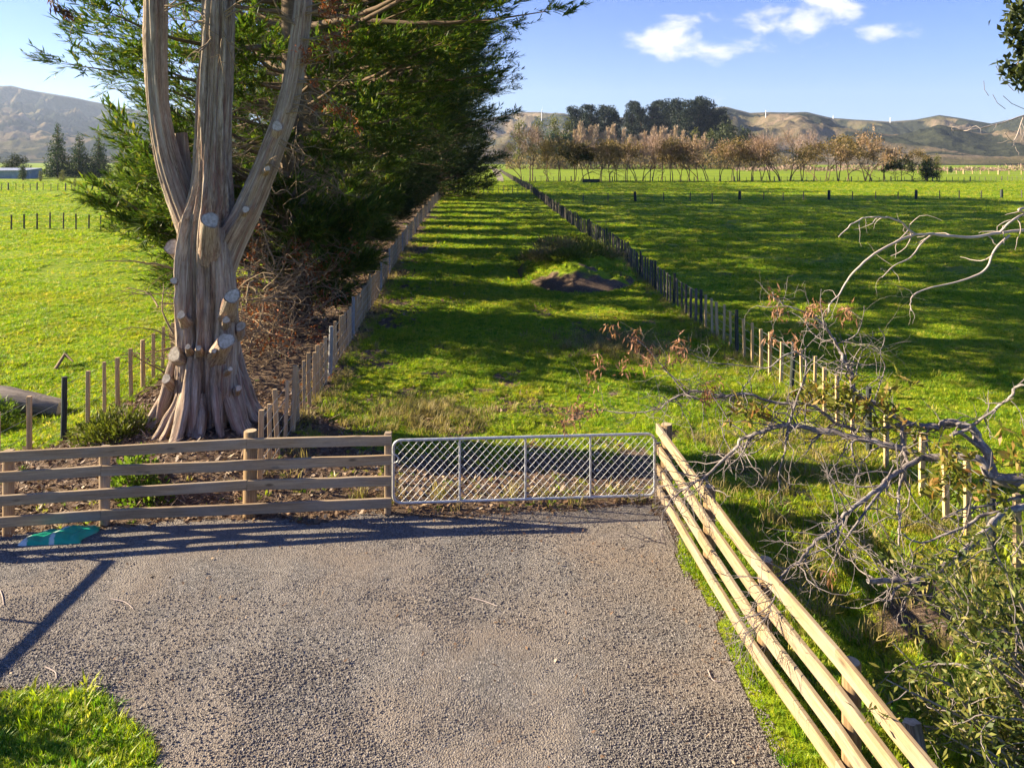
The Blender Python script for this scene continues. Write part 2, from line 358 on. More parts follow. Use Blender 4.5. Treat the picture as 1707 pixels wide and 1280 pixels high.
sl = bpy.data.lights.new('sun', 'SUN'); sl.energy = 5.0; sl.angle = math.radians(.5); sl.color = (1, .86, .62)
so = bpy.data.objects.new('sun', sl); C.objects.link(so); so.rotation_euler = Vector(SUN).to_track_quat('Z', 'Y').to_euler()
cd = bpy.data.cameras.new('camera'); cam = bpy.data.objects.new('camera', cd); C.objects.link(cam); SC.camera = cam
cam.location = (0, 0, CAMH); cam.rotation_euler = (PI / 2, 0, 0)
cd.sensor_width = 36; cd.lens = F / 1707 * 36; cd.shift_y = -(640 - HY) / 1707; cd.clip_end = 30000; cd.clip_start = .05
SC.view_settings.view_transform = 'Standard'; SC.view_settings.look = 'None'; SC.view_settings.exposure = 2.05; SC.view_settings.gamma = 1
try:
    SC.cycles.max_bounces = 6; SC.cycles.diffuse_bounces = 3; SC.cycles.transmission_bounces = 4; SC.cycles.transparent_max_bounces = 4; SC.cycles.volume_bounces = 0
    SC.cycles.sample_clamp_indirect = 6
except Exception: pass

# ------------------------------------------------------------------ ground
def graded(segs):
    out = []
    for a, b, s in segs: out += list(np.arange(a, b, s))
    return np.array(out + [segs[-1][1]])
def grid(xs, ys):
    X, Y = np.meshgrid(xs, ys); nx, ny = len(xs), len(ys)
    i, j = np.meshgrid(np.arange(ny - 1), np.arange(nx - 1), indexing='ij'); a = i * nx + j
    return X, Y, np.stack([a, a + 1, a + nx + 1, a + nx], -1).reshape(-1, 4)
xs = graded([(-9000, -1000, 1000), (-1000, -200, 80), (-200, -50, 6), (-50, -14, .6), (-14, 20, .17), (20, 60, .6), (60, 250, 5), (250, 1000, 75), (1000, 9000, 1000)])
ys = graded([(-300, -20, 20), (-20, 4, 1.5), (4, 34, .17), (34, 70, .5), (70, 130, 1.5), (130, 420, 6), (420, 1000, 60), (1000, 9000, 500)])
X, Y, f = grid(xs, ys); Z = tz(X, Y)
D = dirt(X, Y); D = np.where(gravel(X, Y) > .02, 1.0, D)
t = NT('pasture_ground'); ps = t.pos()
n1 = t.noise(ps, .9, 5, .6); n2 = t.noise(ps, 9, 5, .65); n3 = t.noise(ps, .06, 3, .5)
g = t.ramp(n2, [(.3, (.065, .14, .008)), (.5, (.20, .285, .012)), (.72, (.33, .345, .012))])
g = t.mix(t.ramp(n1, [(.4, 0.0), (.7, .45)]), g, (.28, .29, .025))
g = t.mix(t.ramp(n3, [(.4, 0.0), (.65, .35)]), g, (.045, .105, .008))
dd = t.ramp(t.noise(ps, 14, 6, .7), [(.3, (.060, .040, .027)), (.55, (.145, .100, .068)), (.75, (.25, .185, .135))])
fac = t.ramp(t.math('ADD', t.attr('dirt', 'Fac'), t.math('MULTIPLY', t.math('SUBTRACT', n2, .5), .6)), [(.25, 0.0), (.6, 1.0)])
M['ground'] = t.pbr(t.mix(fac, g, dd), .95, t.bump(t.math('ADD', n2, t.noise(ps, 40, 3)), .6, .05), spec=.1)
mb = MB(); mb.add(np.stack([X, Y, Z], -1).reshape(-1, 3), f); gr = mb.build('ground', M['ground'], extra={'dirt': D.ravel()})
tag(gr, kind='structure')

# driveway sheet
xs = graded([(-16, -9, .5), (-9, 4, .07)]); ys = graded([(-20, 4, .5), (4, 12.2, .07)])
X, Y, f = grid(xs, ys); g_ = gravel(X, Y).ravel()
f = f[(g_[f] > 0).all(1)]
Z = .006 + .012 * (fbm(X * 6, Y * 6, 41, 3) - .5) + .03 * (fbm(X * .5, Y * .5, 42, 2) - .5)
Z = np.maximum(Z, tz(X, Y) + .004)
used = np.unique(f); remap = np.full(X.size, -1); remap[used] = np.arange(len(used))
t = NT('gravel'); ps = t.pos()
vo = t.n('TexVoronoi', {'Vector': ps, 'Scale': 46.0, 'Randomness': 1.0}); vb = t.n('TexVoronoi', {'Vector': ps, 'Scale': 95.0, 'Randomness': 1.0})
sc_ = t.n('SeparateColor', {0: vo.outputs['Color']}).outputs[0]; sb_ = t.n('SeparateColor', {0: vb.outputs['Color']}).outputs[0]
c = t.ramp(t.math('ADD', t.math('MULTIPLY', sc_, .55), t.math('MULTIPLY', sb_, .45)), [(.1, (.062, .058, .056)), (.45, (.160, .145, .132)), (.75, (.235, .21, .186)), (.97, (.44, .40, .36))])
c = t.mix(t.ramp(t.noise(ps, .55, 4, .6), [(.42, 0.0), (.7, .75)]), c, (.26, .200, .148))
c = t.mix(t.ramp(t.noise(ps, 2.2, 6, .75), [(.5, 0.0), (.75, .45)]), c, (.13, .114, .10))
c = t.mix(t.ramp(t.noise(ps, 24, 3, .6), [(.66, 0.0), (.72, .7)]), c, (.20, .12, .075))
sx3 = t.n('SeparateXYZ', {0: ps}); wob_ = t.math('MULTIPLY', t.math('SUBTRACT', t.noise(ps, .25, 3), .5), 2.2)
wl = t.math('SINE', t.math('MULTIPLY', t.math('ADD', sx3.outputs[0], wob_), 3.6))
c = t.mix(t.math('MULTIPLY', t.ramp(wl, [(.55, 0.0), (.95, .5)]), t.noise(ps, .9, 4)), c, (.31, .265, .22))
M['gravel'] = t.pbr(c, .9, t.bump(t.math('ADD', vo.outputs['Distance'], t.math('MULTIPLY', vb.outputs['Distance'], .6)), .9, .018), spec=.2)
mb = MB(); mb.add(np.stack([X, Y, Z], -1).reshape(-1, 3)[used], remap[f]); tag(mb.build('gravel_driveway', M['gravel']), kind='structure')

# earth bank in the lane
def bank(x, y):
    x = np.asarray(x, float); y = np.asarray(y, float)
    u = (x - 3.2) / 2.9; v = (y - 37.2) / 6.3
    q = np.clip(1 - (np.abs(u)**2.2 + np.abs(v)**2.2), 0, 1)**.7
    return 1.05 * q * (.35 + 1.2 * fbm(x * .7, y * .55, 51, 4)) + .45 * q * (fbm(x * 2.6, y * 2.6, 52, 4) - .5)
xs = np.arange(-.2, 6.6, .09); ys = np.arange(30.4, 44.2, .12)
X, Y, f = grid(xs, ys); Z = tz(X, Y) + bank(X, Y) - .03
front = sstep(33.8, 31.6, Y + (fbm(X * 1.2, Y * 1.2, 55, 3) - .5) * 4) + sstep(1.2, .2, X) * .5
mb = MB(); mb.add(np.stack([X, Y, Z], -1).reshape(-1, 3), f); tag(mb.build('earth_mound', M['ground'], extra={'dirt': np.clip(front * 1.2, .2, 1).ravel()}), kind='structure')

# far farm track beside the lane fence
mb = MB(); tr = spline([G(838, 303), G(837, 297), G(833, 289), G(827, 282), G(815, 277)], 60)
Wd = np.interp(tr[:, 1], [130, 400], [.8, 3.2]); vv = []
for p, q in zip(tr, Wd): vv += [[p[0] - q, p[1], .04 + float(tz(p[0] - q, p[1]))], [p[0] + q * .2, p[1], .05 + float(tz(p[0], p[1]))]]
t = NT('pale_track'); M['track'] = t.pbr(t.ramp(t.noise(t.pos(), .8, 4), [(.3, (.19, .16, .10)), (.7, (.30, .25, .18))]), .95)
mb.add(vv, [[2 * i, 2 * i + 1, 2 * i + 3, 2 * i + 2] for i in range(59)]); tag(mb.build('farm_track', M['track']), kind='structure')

# ------------------------------------------------------------------ hills
SKY = np.array([(-2500, 175), (-900, 165), (-300, 150), (0, 143), (20, 143), (60, 152), (120, 162), (165, 171), (260, 190), (420, 205), (600, 210), (760, 205), (835, 194), (870, 187), (900, 187),
                (915, 189), (940, 189), (965, 196), (1060, 196), (1150, 188), (1195, 179), (1212, 178), (1250, 188), (1280, 187), (1345, 187), (1388, 197), (1440, 200),
                (1480, 203), (1525, 200), (1566, 192), (1600, 197), (1652, 206), (1700, 196), (1800, 180), (2200, 170), (3500, 190)], float)
RD = np.array([(-2500, 6000), (100, 6000), (500, 5500), (830, 4200), (1000, 3900), (1300, 3500), (1700, 3200), (3500, 3200)], float)
NPX, ND = 760, 190
hpx = np.concatenate([np.linspace(-2500, -100, 70), np.linspace(-90, 1800, NPX - 130), np.linspace(1820, 3500, 60)])
hu = np.concatenate([np.linspace(.24, 1.0, ND - 40), np.linspace(1.005, 1.5, 40)])
PXg, Ug = np.meshgrid(hpx, hu); RDg = np.interp(PXg, RD[:, 0], RD[:, 1]); Dg = RDg * Ug
HX_ = (PXg - HX) * Dg / F
hs = CAMH + (HY - np.interp(PXg, SKY[:, 0], SKY[:, 1])) * RDg / F
env = np.where(Ug <= 1, sstep(.25, 1.02, Ug)**.9, 1 - .5 * sstep(1, 1.5, Ug))
def ridged(x, y, s, o=3):
    r = 0; a = .5; tt = 0
    for k in range(o):
        r = r + a * (1 - np.abs(2 * vn(x * 2**k, y * 2**k, s + k) - 1))**1.6; tt += a; a *= .52
    return r / tt
wx = HX_ + 220 * (fbm(HX_ / 600, Dg / 600, 61, 3) - .5); wy = Dg + 220 * (fbm(HX_ / 600, Dg / 600, 66, 3) - .5)
rd = ridged(wx / 520, wy / 900, 71) - .5; fine = ridged(wx / 130, wy / 190, 81, 4) - .5
amp = np.where(Ug <= 1, np.clip((Ug - .27) * 3, 0, 1) * (1 - .96 * sstep(.80, 1.0, Ug)), .03)
HZ = hs * env + amp * (np.minimum(hs, 330) * (.72 * rd + .36 * fine)) - 6 * (Ug < .27)
foot = amp * sstep(.30, .42, Ug) * sstep(.56, .44, Ug) * 34 * sstep(1400, 1640, PXg) * (ridged(wx / 300, wy / 300, 91) )
HZ = np.where(Ug < .265, -4, np.maximum(HZ + foot, -4))
HZ = np.where(Ug < 1, np.minimum(HZ, CAMH + (hs - CAMH) * Ug * .985 - 6 * (1 - Ug)), np.minimum(HZ, hs))
scrub = sstep(.50, .60, fbm(wx / 170, wy / 170, 95, 5) + .12 * sstep(.0, -.16, rd) + .07 * sstep(0, -.2, fine)) * .85
scrub = np.maximum(scrub, sstep(1490, 1560, PXg + 60 * (fbm(HX_ / 90, Dg / 90, 97, 3) - .5)) * sstep(.70, .76, Ug + .1 * (fbm(HX_ / 150, Dg / 150, 98) - .5)))
scrub = np.maximum(scrub, sstep(200, 160, PXg) * sstep(.84, .90, Ug + .1 * (fbm(HX_ / 300, Dg / 300, 99) - .5)))
i, j = np.meshgrid(np.arange(ND - 1), np.arange(NPX - 1), indexing='ij'); a = i * NPX + j
f = np.stack([a, a + 1, a + NPX + 1, a + NPX], -1).reshape(-1, 4)
t = NT('hill_pasture'); ps = t.pos()
c = t.ramp(t.noise(ps, .004, 6, .62), [(.35, (.082, .078, .034)), (.5, (.145, .112, .066)), (.62, (.20, .148, .10)), (.75, (.27, .205, .15))])
c = t.mix(t.ramp(t.noise(ps, .02, 5, .7), [(.45, 0.0), (.62, .8)]), c, (.085, .078, .042))
s_ = t.ramp(t.math('ADD', t.attr('scrub', 'Fac'), t.math('MULTIPLY', t.math('SUBTRACT', t.noise(ps, .03, 5, .7), .5), .7)), [(.35, 0.0), (.6, 1.0)])
c = t.mix(s_, c, t.ramp(t.noise(ps, .05, 4, .7), [(.3, (.018, .022, .016)), (.7, (.055, .058, .034))]))
M['hill'] = t.pbr(c, 1.0, t.bump(t.noise(ps, .03, 6, .7), 1.0, 9.0), spec=0)
mb = MB(); mb.add(np.stack([HX_, Dg, HZ], -1).reshape(-1, 3), f)
tag(mb.build('hills', M['hill'], extra={'scrub': scrub.ravel()}), kind='structure')
def hill_hit(px, py):
    k = int(np.argmin(abs(hpx - px)))
    el = HY - (HZ[:, k] - CAMH) * F / Dg[:, k]
    b = np.where((el <= py) & (np.arange(ND) > 20) & (np.arange(ND) < ND - 40))[0]
    ii = b[0] if len(b) else ND - 41
    return np.array([(px - HX) * Dg[ii, k] / F, Dg[ii, k], HZ[ii, k]])

# ------------------------------------------------------------------ fences
def rot_post(mb, x, y, z0, z1, r, n=10, lean=.015, capmat=None):
    dx, dy = random.gauss(0, lean), random.gauss(0, lean)
    zs = [z0, z0 + (z1 - z0) * .5, z1 - .012, z1]; h = z1 - z0
    tube(mb, [(x + dx * (q - z0), y + dy * (q - z0), q) for q in zs], [r, r * .98, r * .96, r * .82], n, capmat=capmat)

# post and rail fence across the front, left of the gate
fl = thing('rail_fence', 'long weathered four-rail timber fence left of the metal gate, in front of the big trunk', 'fence', (-4.0, 11.2, 0))
fpts = np.array(FENCE_L)
xs_post = [-9.6, -7.5, -6.15, -4.06, -1.93]
RZ = [.20, .53, .86, 1.17]
for k, (x, y) in enumerate(FENCE_L):
    mb = MB(); zg = float(tz(x, y))
    if k == 3: rot_post(mb, x, y + .10, -.3, 1.33, .105, 16, .004, capmat=1)
    elif k == 4: beam(mb, (x, y + .075, -.3), (x, y + .075, 1.27), .10, .10, .008, seg=3, up=(0, 1, 0))
    else: beam(mb, (x, y + .09, zg - .3), (x, y + .09, 1.19), .13, .12, .02, seg=3, up=(0, 1, 0))
    mb.build('post', [M['post'] if k == 3 else M['rail'], M['cutwarm']], fl)
joint = {0: [0, 2, 4], 1: [0, 3, 4], 2: [0, 2, 4], 3: [0, 3, 4]}
for r, z in enumerate(RZ):
    ids = joint[r]
    for a, b in zip(ids[:-1], ids[1:]):
        mb = MB(); seg = [fpts[q] for q in range(a, b + 1)]
        pa, pb = seg[0], seg[-1]; ext = .06 if b == 4 else -.003
        dirv = (pb - pa) / np.linalg.norm(pb - pa)
        pa = pa + dirv * .003; pb = pb + dirv * ext
        za = z - (.0 if a else .03); zb = z + random.gauss(0, .006) + .01 * (b == 4)
        beam(mb, (pa[0], pa[1] - .0, za), (pb[0], pb[1] - .0, zb), .05, .152, .006, seg=8, wob=.0025)
        mb.build('rail', M['rail'], fl)

# post and rail fence running back along the driveway edge on the right
fr = thing('rail_fence', 'pale new four-rail timber fence running towards the camera right of the gate', 'fence', (2.7, 8, 0))
pr_ = np.array([[2.36, 11.83], [2.5, 9.8], [2.63, 8.05], [2.85, 6.45], [3.0, 4.9], [3.16, 3.3]])
for k, (x, y) in enumerate(pr_):
    mb = MB(); rot_post(mb, x + .125, y + .02, float(tz(x, y)) - .3, [1.28, 1.17, 1.15, 1.13, 1.2, 1.2][k], .095 if k == 0 else .082, 16, .006, capmat=1)
    mb.build('post', [M['post'], M['cutwarm']], fr)
jr = {0: [0, 1, 3, 5], 1: [0, 2, 4, 5], 2: [0, 1, 3, 5], 3: [0, 2, 4, 5]}
for r, z in enumerate([.19, .51, .84, 1.16]):
    for a, b in zip(jr[r][:-1], jr[r][1:]):
        mb = MB(); ids = list(range(a, b + 1))
        for u, v in zip(ids[:-1], ids[1:]):
            pa, pb = pr_[u], pr_[v]
            dv = (pb - pa) / np.linalg.norm(pb - pa); pa = pa + dv * (.002 if u else -.10); pb = pb - dv * .0
            beam(mb, (pa[0], pa[1], z + .02 * (u == 0)), (pb[0], pb[1], z), .055, .155, .008, seg=4, wob=.002)
        mb.build('rail', M['rail_new'], fr)

# metal gate
gl, grt = np.array([-1.87, 11.62]), np.array([2.30, 11.90]); gx = (grt - gl) / np.linalg.norm(grt - gl); GW = np.linalg.norm(grt - gl)
gt = thing('farm_gate', 'galvanised pipe gate filled with chain link mesh across the lane', 'gate', (0.2, 11.7, 0))
def gp(u, z): q = gl + gx * u; return (q[0], q[1], z)
gb, gtp, cr = .11, 1.10, .12
loop = [gp(cr, gb), gp(GW - cr, gb)] + [gp(GW - cr + cr * math.sin(a), gb + cr - cr * math.cos(a)) for a in np.linspace(.2, PI / 2, 5)]
loop += [gp(GW - cr + cr * math.cos(a), gtp - cr + cr * math.sin(a)) for a in np.linspace(0, PI / 2, 6)]
loop += [gp(cr - cr * math.sin(a), gtp - cr + cr * math.cos(a)) for a in np.linspace(0, PI / 2, 6)] + [gp(cr - cr * math.cos(a), gb + cr - cr * math.sin(a)) for a in np.linspace(0, PI / 2, 6)]
mb = MB(); tube(mb, loop, .022, 10); mb.build('frame', M['galv'], gt)
for u in (.25, .5, .75):
    mb = MB(); tube(mb, [gp(GW * u, gb), gp(GW * u, gtp)], .017, 8); mb.build('stay', M['galv'], gt)
mb = MB(); step = .122; zz0, zz1 = gb + .015, gtp - .015; h = zz1 - zz0
def zig(k, sgn):
    u0 = k * step; a = (u0, zz0); b = (u0 + sgn * h * .92, zz1)
    us = np.array([a[0], b[0]]); zs = np.array([a[1], b[1]]); lo, hi = .02, GW - .02
    tt = [0, 1]
    for lim in (lo, hi):
        tc_ = (lim - us[0]) / (us[1] - us[0])
        if 0 < tc_ < 1: tt.append(tc_)
    tt = sorted(tt); best = None
    for p_, q_ in zip(tt[:-1], tt[1:]):
        m_ = us[0] + (us[1] - us[0]) * (p_ + q_) / 2
        if lo < m_ < hi: best = (p_, q_)
    if best is None: return
    n = 7; L = []
    for s in np.linspace(best[0], best[1], n):
        q = gp(us[0] + (us[1] - us[0]) * s, zs[0] + (zs[1] - zs[0]) * s)
        L.append((q[0], q[1] + .004 * sgn, q[2]))
    tube(mb, L, .0030, 4, cap=False)
for k in range(-12, int(GW / step) + 14): zig(k, 1); zig(k, -1)
mb.build('chain_link_mesh', M['galv'], gt)
for z in (.35, .95):
    mb = MB(); tube(mb, [gp(GW, z), gp(GW + .12, z)], .012, 6); tube(mb, [gp(GW + .02, z - .05), gp(GW + .02, z + .05)], .016, 6); mb.build('hinge', M['galv'], gt)
mb = MB(); aa = np.linspace(0, 2 * PI, 90); L = np.array([gp(-.02 + .11 * math.cos(a), .83 + .07 * math.sin(a)) for a in aa]); L[:, 1] += -.04 - .03 * np.cos(aa)
tube(mb, L, .007, 6, cap=False, mod=lambda an, al: 1 + .6 * np.sin(al * 170) * np.cos(2 * an))
mb.build('chain', M['galv'], gt)

def batten_fence(name, label, line, y0, y1, sp, hgt, group, postevery, batm, postm, loc, wires=5, bw=.07, newend=None, bigrng=0, pw=.055):
    th = thing(name, label, 'fence', loc, group)
    y = y0; pos = []; i = 0
    line = np.asarray(line, float)
    al = np.concatenate([[0], np.cumsum(np.linalg.norm(np.diff(line, axis=0), axis=1))])
    def at(s): return np.interp(s, al, line[:, 0]), np.interp(s, al, line[:, 1])
    s = y0
    while s < min(y1, al[-1]):
        pos.append(at(s)); s += sp * random.uniform(.85, 1.15)
    # the hundred nearest battens are parts of their own, the others one part
    rest = MB(); nrest = 0; nind = 0
    order = sorted(range(len(pos)), key=lambda k: pos[k][0]**2 + pos[k][1]**2); near = set(order[:96])
    for k, (x, yy) in enumerate(pos):
        zg = float(tz(x, yy)); ispost = postevery and k % postevery == postevery // 2
        hh = hgt * random.uniform(.94, 1.05) + (.12 if ispost else 0)
        mb = MB() if k in near else rest
        dx, dy = random.gauss(0, .018), random.gauss(0, .018)
        if ispost:
            tube(mb, [(x, yy, zg - .1), (x + dx, yy + dy, zg + hh * .6), (x + dx * 1.4, yy + dy, zg + hh)], [pw, pw * .97, pw * .9], 9)
            m = postm[k % len(postm)]
        else:
            w_ = bw * random.uniform(.85, 1.2); bd = line[-1] - line[0]
            beam(mb, (x, yy, zg - .02 if k % 3 else zg + .04), (x + dx, yy + dy, zg + hh), w_, w_ * .8, .004, seg=2, wob=.004, up=(bd[0], bd[1], 0))
            m = batm(yy)
        if k in near: mb.build('post' if ispost else 'batten', m, th)
        else: nrest += 1
    if nrest: tag(rest.build('far_battens', batm(99), th), kind='stuff')
    if wires:
        mb = MB()
        ss = np.linspace(y0, min(y1, al[-1]), max(2, int((min(y1, al[-1]) - y0) / 2.5)))
        for wv in range(wires):
            zf = .12 + (hgt - .2) * wv / (wires - 1)
            L = [(at(s_)[0] + .03, at(s_)[1], float(tz(*at(s_))) + zf + .01 * math.sin(s_ * 2.1 + wv)) for s_ in ss]
            tube(mb, L, .0045, 4, cap=False)
        mb.build('wires', M['wire'], th)
    return th
batten_fence('batten_fence', 'tan batten fence with grey posts along the cypress side of the lane', LANE_L, 0, 110, .52, 1.15, None, 8,
             lambda y: M['batten'], [M['greypost'], M['batten'], M['greypost']], (-4.4, 15.5, 0))
batten_fence('batten_fence', 'weathered, shade-darkened batten fence along the right side of the lane past the earth bank', LANE_R, 2, 117, .60, 1.15, None, 6,
             lambda y: M['batten'] if y < 24 else M['batten_old_shaded'], [M['batten_old_shaded'], M['darkpost']], (6.5, 12, 0))  # farther battens switch to the darker colour, wear and painted shade together
batten_fence('batten_fence', 'short tan batten fence with one dark post, left of the big pruned trunk', PADD_L, .2, 60, .74, 1.13, None, 5,
             lambda y: M['batten'], [M['darkpost'], M['batten']], (-8.8, 14, 0), wires=4)
batten_fence('batten_fence', 'thin dark fence across the sunny left paddock, nearer of the two there', [(-75, 58.8), (-44, 58.8), (-14, 59.2)], 0, 61, 1.0, 1.25, None, 6,
             lambda y: M['batten_old_shaded'], [M['batten_old_shaded']], (-40, 58.8, 0), wires=3, bw=.09)
batten_fence('batten_fence', 'far scruffy fence across the left paddock below the shed and dark trees', [(-150, 135), (-60, 134)], 0, 90, 1.3, 1.35, None, 4,
             lambda y: M['batten_old_shaded'], [M['batten_old_shaded']], (-90, 135, 0), wires=3, bw=.10, pw=.12)
batten_fence('batten_fence', 'low fence closing the far end of the lane beyond the earth bank', [(-11.3, 122.5), (3.4, 124)], 0, 15, .8, 1.3, None, 5,
             lambda y: M['batten_old_shaded'], [M['batten']], (-4, 123, 0), wires=3, bw=.11)
batten_fence('batten_fence', 'long post and wire fence crossing the green right paddock with dark strainer posts', [G(972, 337), G(1250, 335), G(1480, 332.5), G(1720, 330), G(1990, 327)], 0, 120, 3.4, 1.2, None, 4,
             lambda y: M['batten_old_shaded'], [M['darkpost']], (40, 103, 0), wires=4, bw=.11, pw=.20)
batten_fence('batten_fence', 'far fence under the row of brown trees at the back of the right paddock', [G(862, 303.5), G(1250, 303), G(1580, 303), G(1850, 301)], 0, 190, 1.7, 1.25, None, 6,
             lambda y: M['batten_old_shaded'], [M['batten_old_shaded']], (60, 190, 0), wires=3, bw=.10, pw=.14)
batten_fence('batten_fence', 'pale far fence at the extreme right beyond the tree row', [G(1530, 289.0), G(1650, 291.0), G(1900, 294)], 0, 150, 3.6, 1.6, None, 4,
             lambda y: M['batten'], [M['batten']], (200, 320, 0), wires=3, bw=.22, pw=.32)
batten_fence('batten_fence', 'fence beside the pale farm track running on beyond the end of the lane', [(3.5, 125), (0.5, 200), (-3.5, 300), (-7, 420)], 0, 300, 1.6, 1.25, None, 5,
             lambda y: M['batten_old_shaded'], [M['batten_old_shaded']], (1, 200, 0), wires=3, bw=.10, pw=.14)

# strainer stay on the paddock fence
# open pipe gate outside the frame on the left whose shadow lies on the gravel
og = thing('farm_gate', 'open tall pipe gate folded back at the left edge of the driveway', 'gate', (-8.55, 9.2, 0))
mb = MB(); xg = -8.55
for z, r in ((1.28, .045), (.25, .018)): tube(mb, [(xg, 6.0, z), (xg, 10.65, z)], r, 8)
for y in (6.0, 7.75, 9.25, 10.62): tube(mb, [(xg, y, .05), (xg, y, 1.28)], .022, 8)
mb.build('frame', M['galv'], og)

# ------------------------------------------------------------------ the big pruned trunk
TD = 14.7
bt = thing('pruned_tree', 'massive grey fluted trunk with three bare stems and sawn stubs behind the timber fence', 'tree', (-6.1, 14.7, 0))
def stem(mb, rows, n, nv, flute, seed, kf=9):
    pts = []
    for px, py, hw, d in rows: p = P(px, py, d); pts.append([*p, hw * (.84 if seed == 1 else .92) * d / F])
    S = spline(pts, nv); p, r = S[:, :3], S[:, 3]
    ph = np.random.default_rng(seed).uniform(0, 6.28, 12)
    z0 = p[0, 2]
    def mod(an, al):
        fl_ = 1 + flute * (.55 * np.cos(kf * an + ph[0] + .75 * al + 1.2 * np.sin(al * .55 + ph[5])) + .45 * np.cos((kf - 4) * an + ph[1] + .9 * al) + .5 * np.cos((kf + 6) * an + ph[2] + .6 * np.sin(al)))
        fl_ = fl_ + flute * 1.1 * (vn(an * 5 + 3 * seed, al * .55, seed) - .5) + flute * .8 * (vn(an * 13, al * 1.1, seed + 3) - .5) + flute * .55 * (vn(an * 26, al * .8, seed + 5) - .5) + flute * .5 * (np.abs(2 * vn(an * 17, al * .45, seed + 8) - 1) - .5)
        fl_ = fl_ + flute * .9 * (vn(an * 2.2 + seed, al * 1.3, seed + 11) - .5) + flute * .5 * (vn(an * 9 + seed, al * 5, seed + 12) - .5)
        fl_ = fl_ - flute * 1.5 * np.maximum(0, np.cos(4 * an + ph[6] + .5 * al + .8 * np.sin(al * .9)))**7 - flute * 1.0 * np.maximum(0, np.cos(3 * an + ph[7] - .35 * al + .6 * np.sin(al * 1.3)))**14
        fl_ = fl_ + (flute * 2.6 * np.exp(-al / .55) * np.maximum(0, np.cos(5 * an + ph[3]))**2 if seed == 1 else 0)
        return fl_
    tube(mb, p, r, n, mod=mod)
mb = MB()
stem(mb, [(338, 760, 88, TD), (338, 735, 78, TD), (343, 705, 68, TD), (345, 660, 60, TD), (345, 600, 57, TD), (346, 540, 54, TD), (346, 480, 52, TD), (345, 420, 51, TD), (347, 375, 49, TD), (351, 335, 42, TD),
          (353, 290, 36, TD), (356, 220, 32, TD), (359, 140, 31, TD), (362, 60, 30, TD), (364, 0, 30, TD), (368, -150, 27, TD), (374, -400, 20, TD), (380, -700, 8, TD)], 200, 300, .13, 1)
stem(mb, [(338, 440, 26, TD), (322, 385, 25, TD), (303, 335, 23, TD + .05), (288, 290, 22, TD + .1), (276, 245, 20, TD + .12), (265, 180, 18.5, TD + .15), (260, 100, 18.5, TD + .15), (259, 20, 20, TD + .15), (255, -100, 18, TD + .2), (240, -400, 11, TD + .3)], 64, 160, .09, 2, 7)
stem(mb, [(358, 470, 26, TD), (385, 400, 26, TD - .05), (412, 350, 24, TD - .1), (436, 295, 22, TD - .15), (458, 240, 21, TD - .2), (478, 185, 19.5, TD - .2), (492, 120, 18, TD - .2), (500, 55, 17, TD - .2), (506, 0, 16, TD - .2), (514, -120, 13, TD - .1), (532, -400, 7, TD)], 64, 160, .08, 3, 7)
stem(mb, [(316, 380, 14, TD + .35), (313, 320, 13, TD + .4), (306, 262, 12, TD + .42), (302, 222, 11, TD + .42)], 32, 50, .1, 4, 5)
stem(mb, [(368, 700, 20, TD - .38), (372, 620, 22, TD - .34), (376, 540, 20, TD - .32), (372, 450, 16, TD - .30), (368, 380, 12, TD - .22)], 40, 90, .10, 5, 5)
stem(mb, [(308, 705, 18, TD - .42), (312, 620, 18, TD - .38), (309, 540, 16, TD - .34), (311, 450, 14, TD - .30), (312, 390, 10, TD - .22)], 40, 90, .11, 6, 5)
RR = np.random.default_rng(44)
for k in range(26):
    a = k / 26 * 2 * PI + RR.normal() * .1; ca, sa = math.cos(a), math.sin(a); c0 = P(343, 660, TD); r1_ = RR.uniform(.84, 1.14)
    z0 = RR.uniform(.7, 1.9); rr_ = RR.uniform(.07, .13)
    pts = [c0[:2] + np.array([ca, sa]) * .55, c0[:2] + np.array([ca, sa]) * .66, c0[:2] + np.array([ca, sa]) * (.66 + (r1_ - .66) * .4), c0[:2] + np.array([ca, sa]) * r1_, c0[:2] + np.array([ca, sa]) * (r1_ + .45)]
    zz = [z0, z0 * .62, z0 * .28, .0, -.22]; zz = [q + float(tz(*p)) * (1 if i_ > 1 else .6) for i_, (q, p) in enumerate(zip(zz, pts))]
    S = spline([[p[0], p[1], q, w_] for p, q, w_ in zip(pts, zz, [rr_ * .5, rr_, rr_ * 1.05, rr_ * .9, rr_ * .4])], 30)
    tube(mb, S[:, :3], S[:, 3], 18, mod=lambda an, al: 1 + .16 * np.cos(3 * an + al * 3 + k) + .22 * (vn(an * 4 + k, al * 2, 5) - .5) + .15 * (vn(an * 9, al * 3, 6) - .5))
mb.build('trunk', [M['bark']], bt)
stubs = [(345, 432, 351, 355, 14, -.45, -.85), (372, 535, 390, 486, 12, -.45, -.95), (356, 600, 380, 562, 13, -.5, -1.05), (310, 606, 287, 588, 12, -.4, -.75),
         (306, 540, 301, 522, 7, -.55, -.85), (304, 425, 286, 410, 13, -.2, -.35), (302, 478, 288, 466, 6, -.3, -.55), (392, 560, 403, 541, 8, -.2, -.35), (372, 545, 378, 531, 6, -.5, -.85),
         (314, 590, 313, 578, 4.5, -.6, -.92), (331, 590, 331, 580, 4.5, -.65, -.95), (354, 598, 357, 585, 4, -.6, -.98), (374, 624, 384, 615, 4, -.5, -.95), (288, 650, 275, 628, 8, -.3, -.7), (392, 655, 398, 647, 5, -.4, -.75),
         (452, 240, 464, 205, 9, -.3, -.5), (438, 290, 446, 281, 4.5, -.3, -.58), (402, 362, 411, 347, 6, -.2, -.48)]
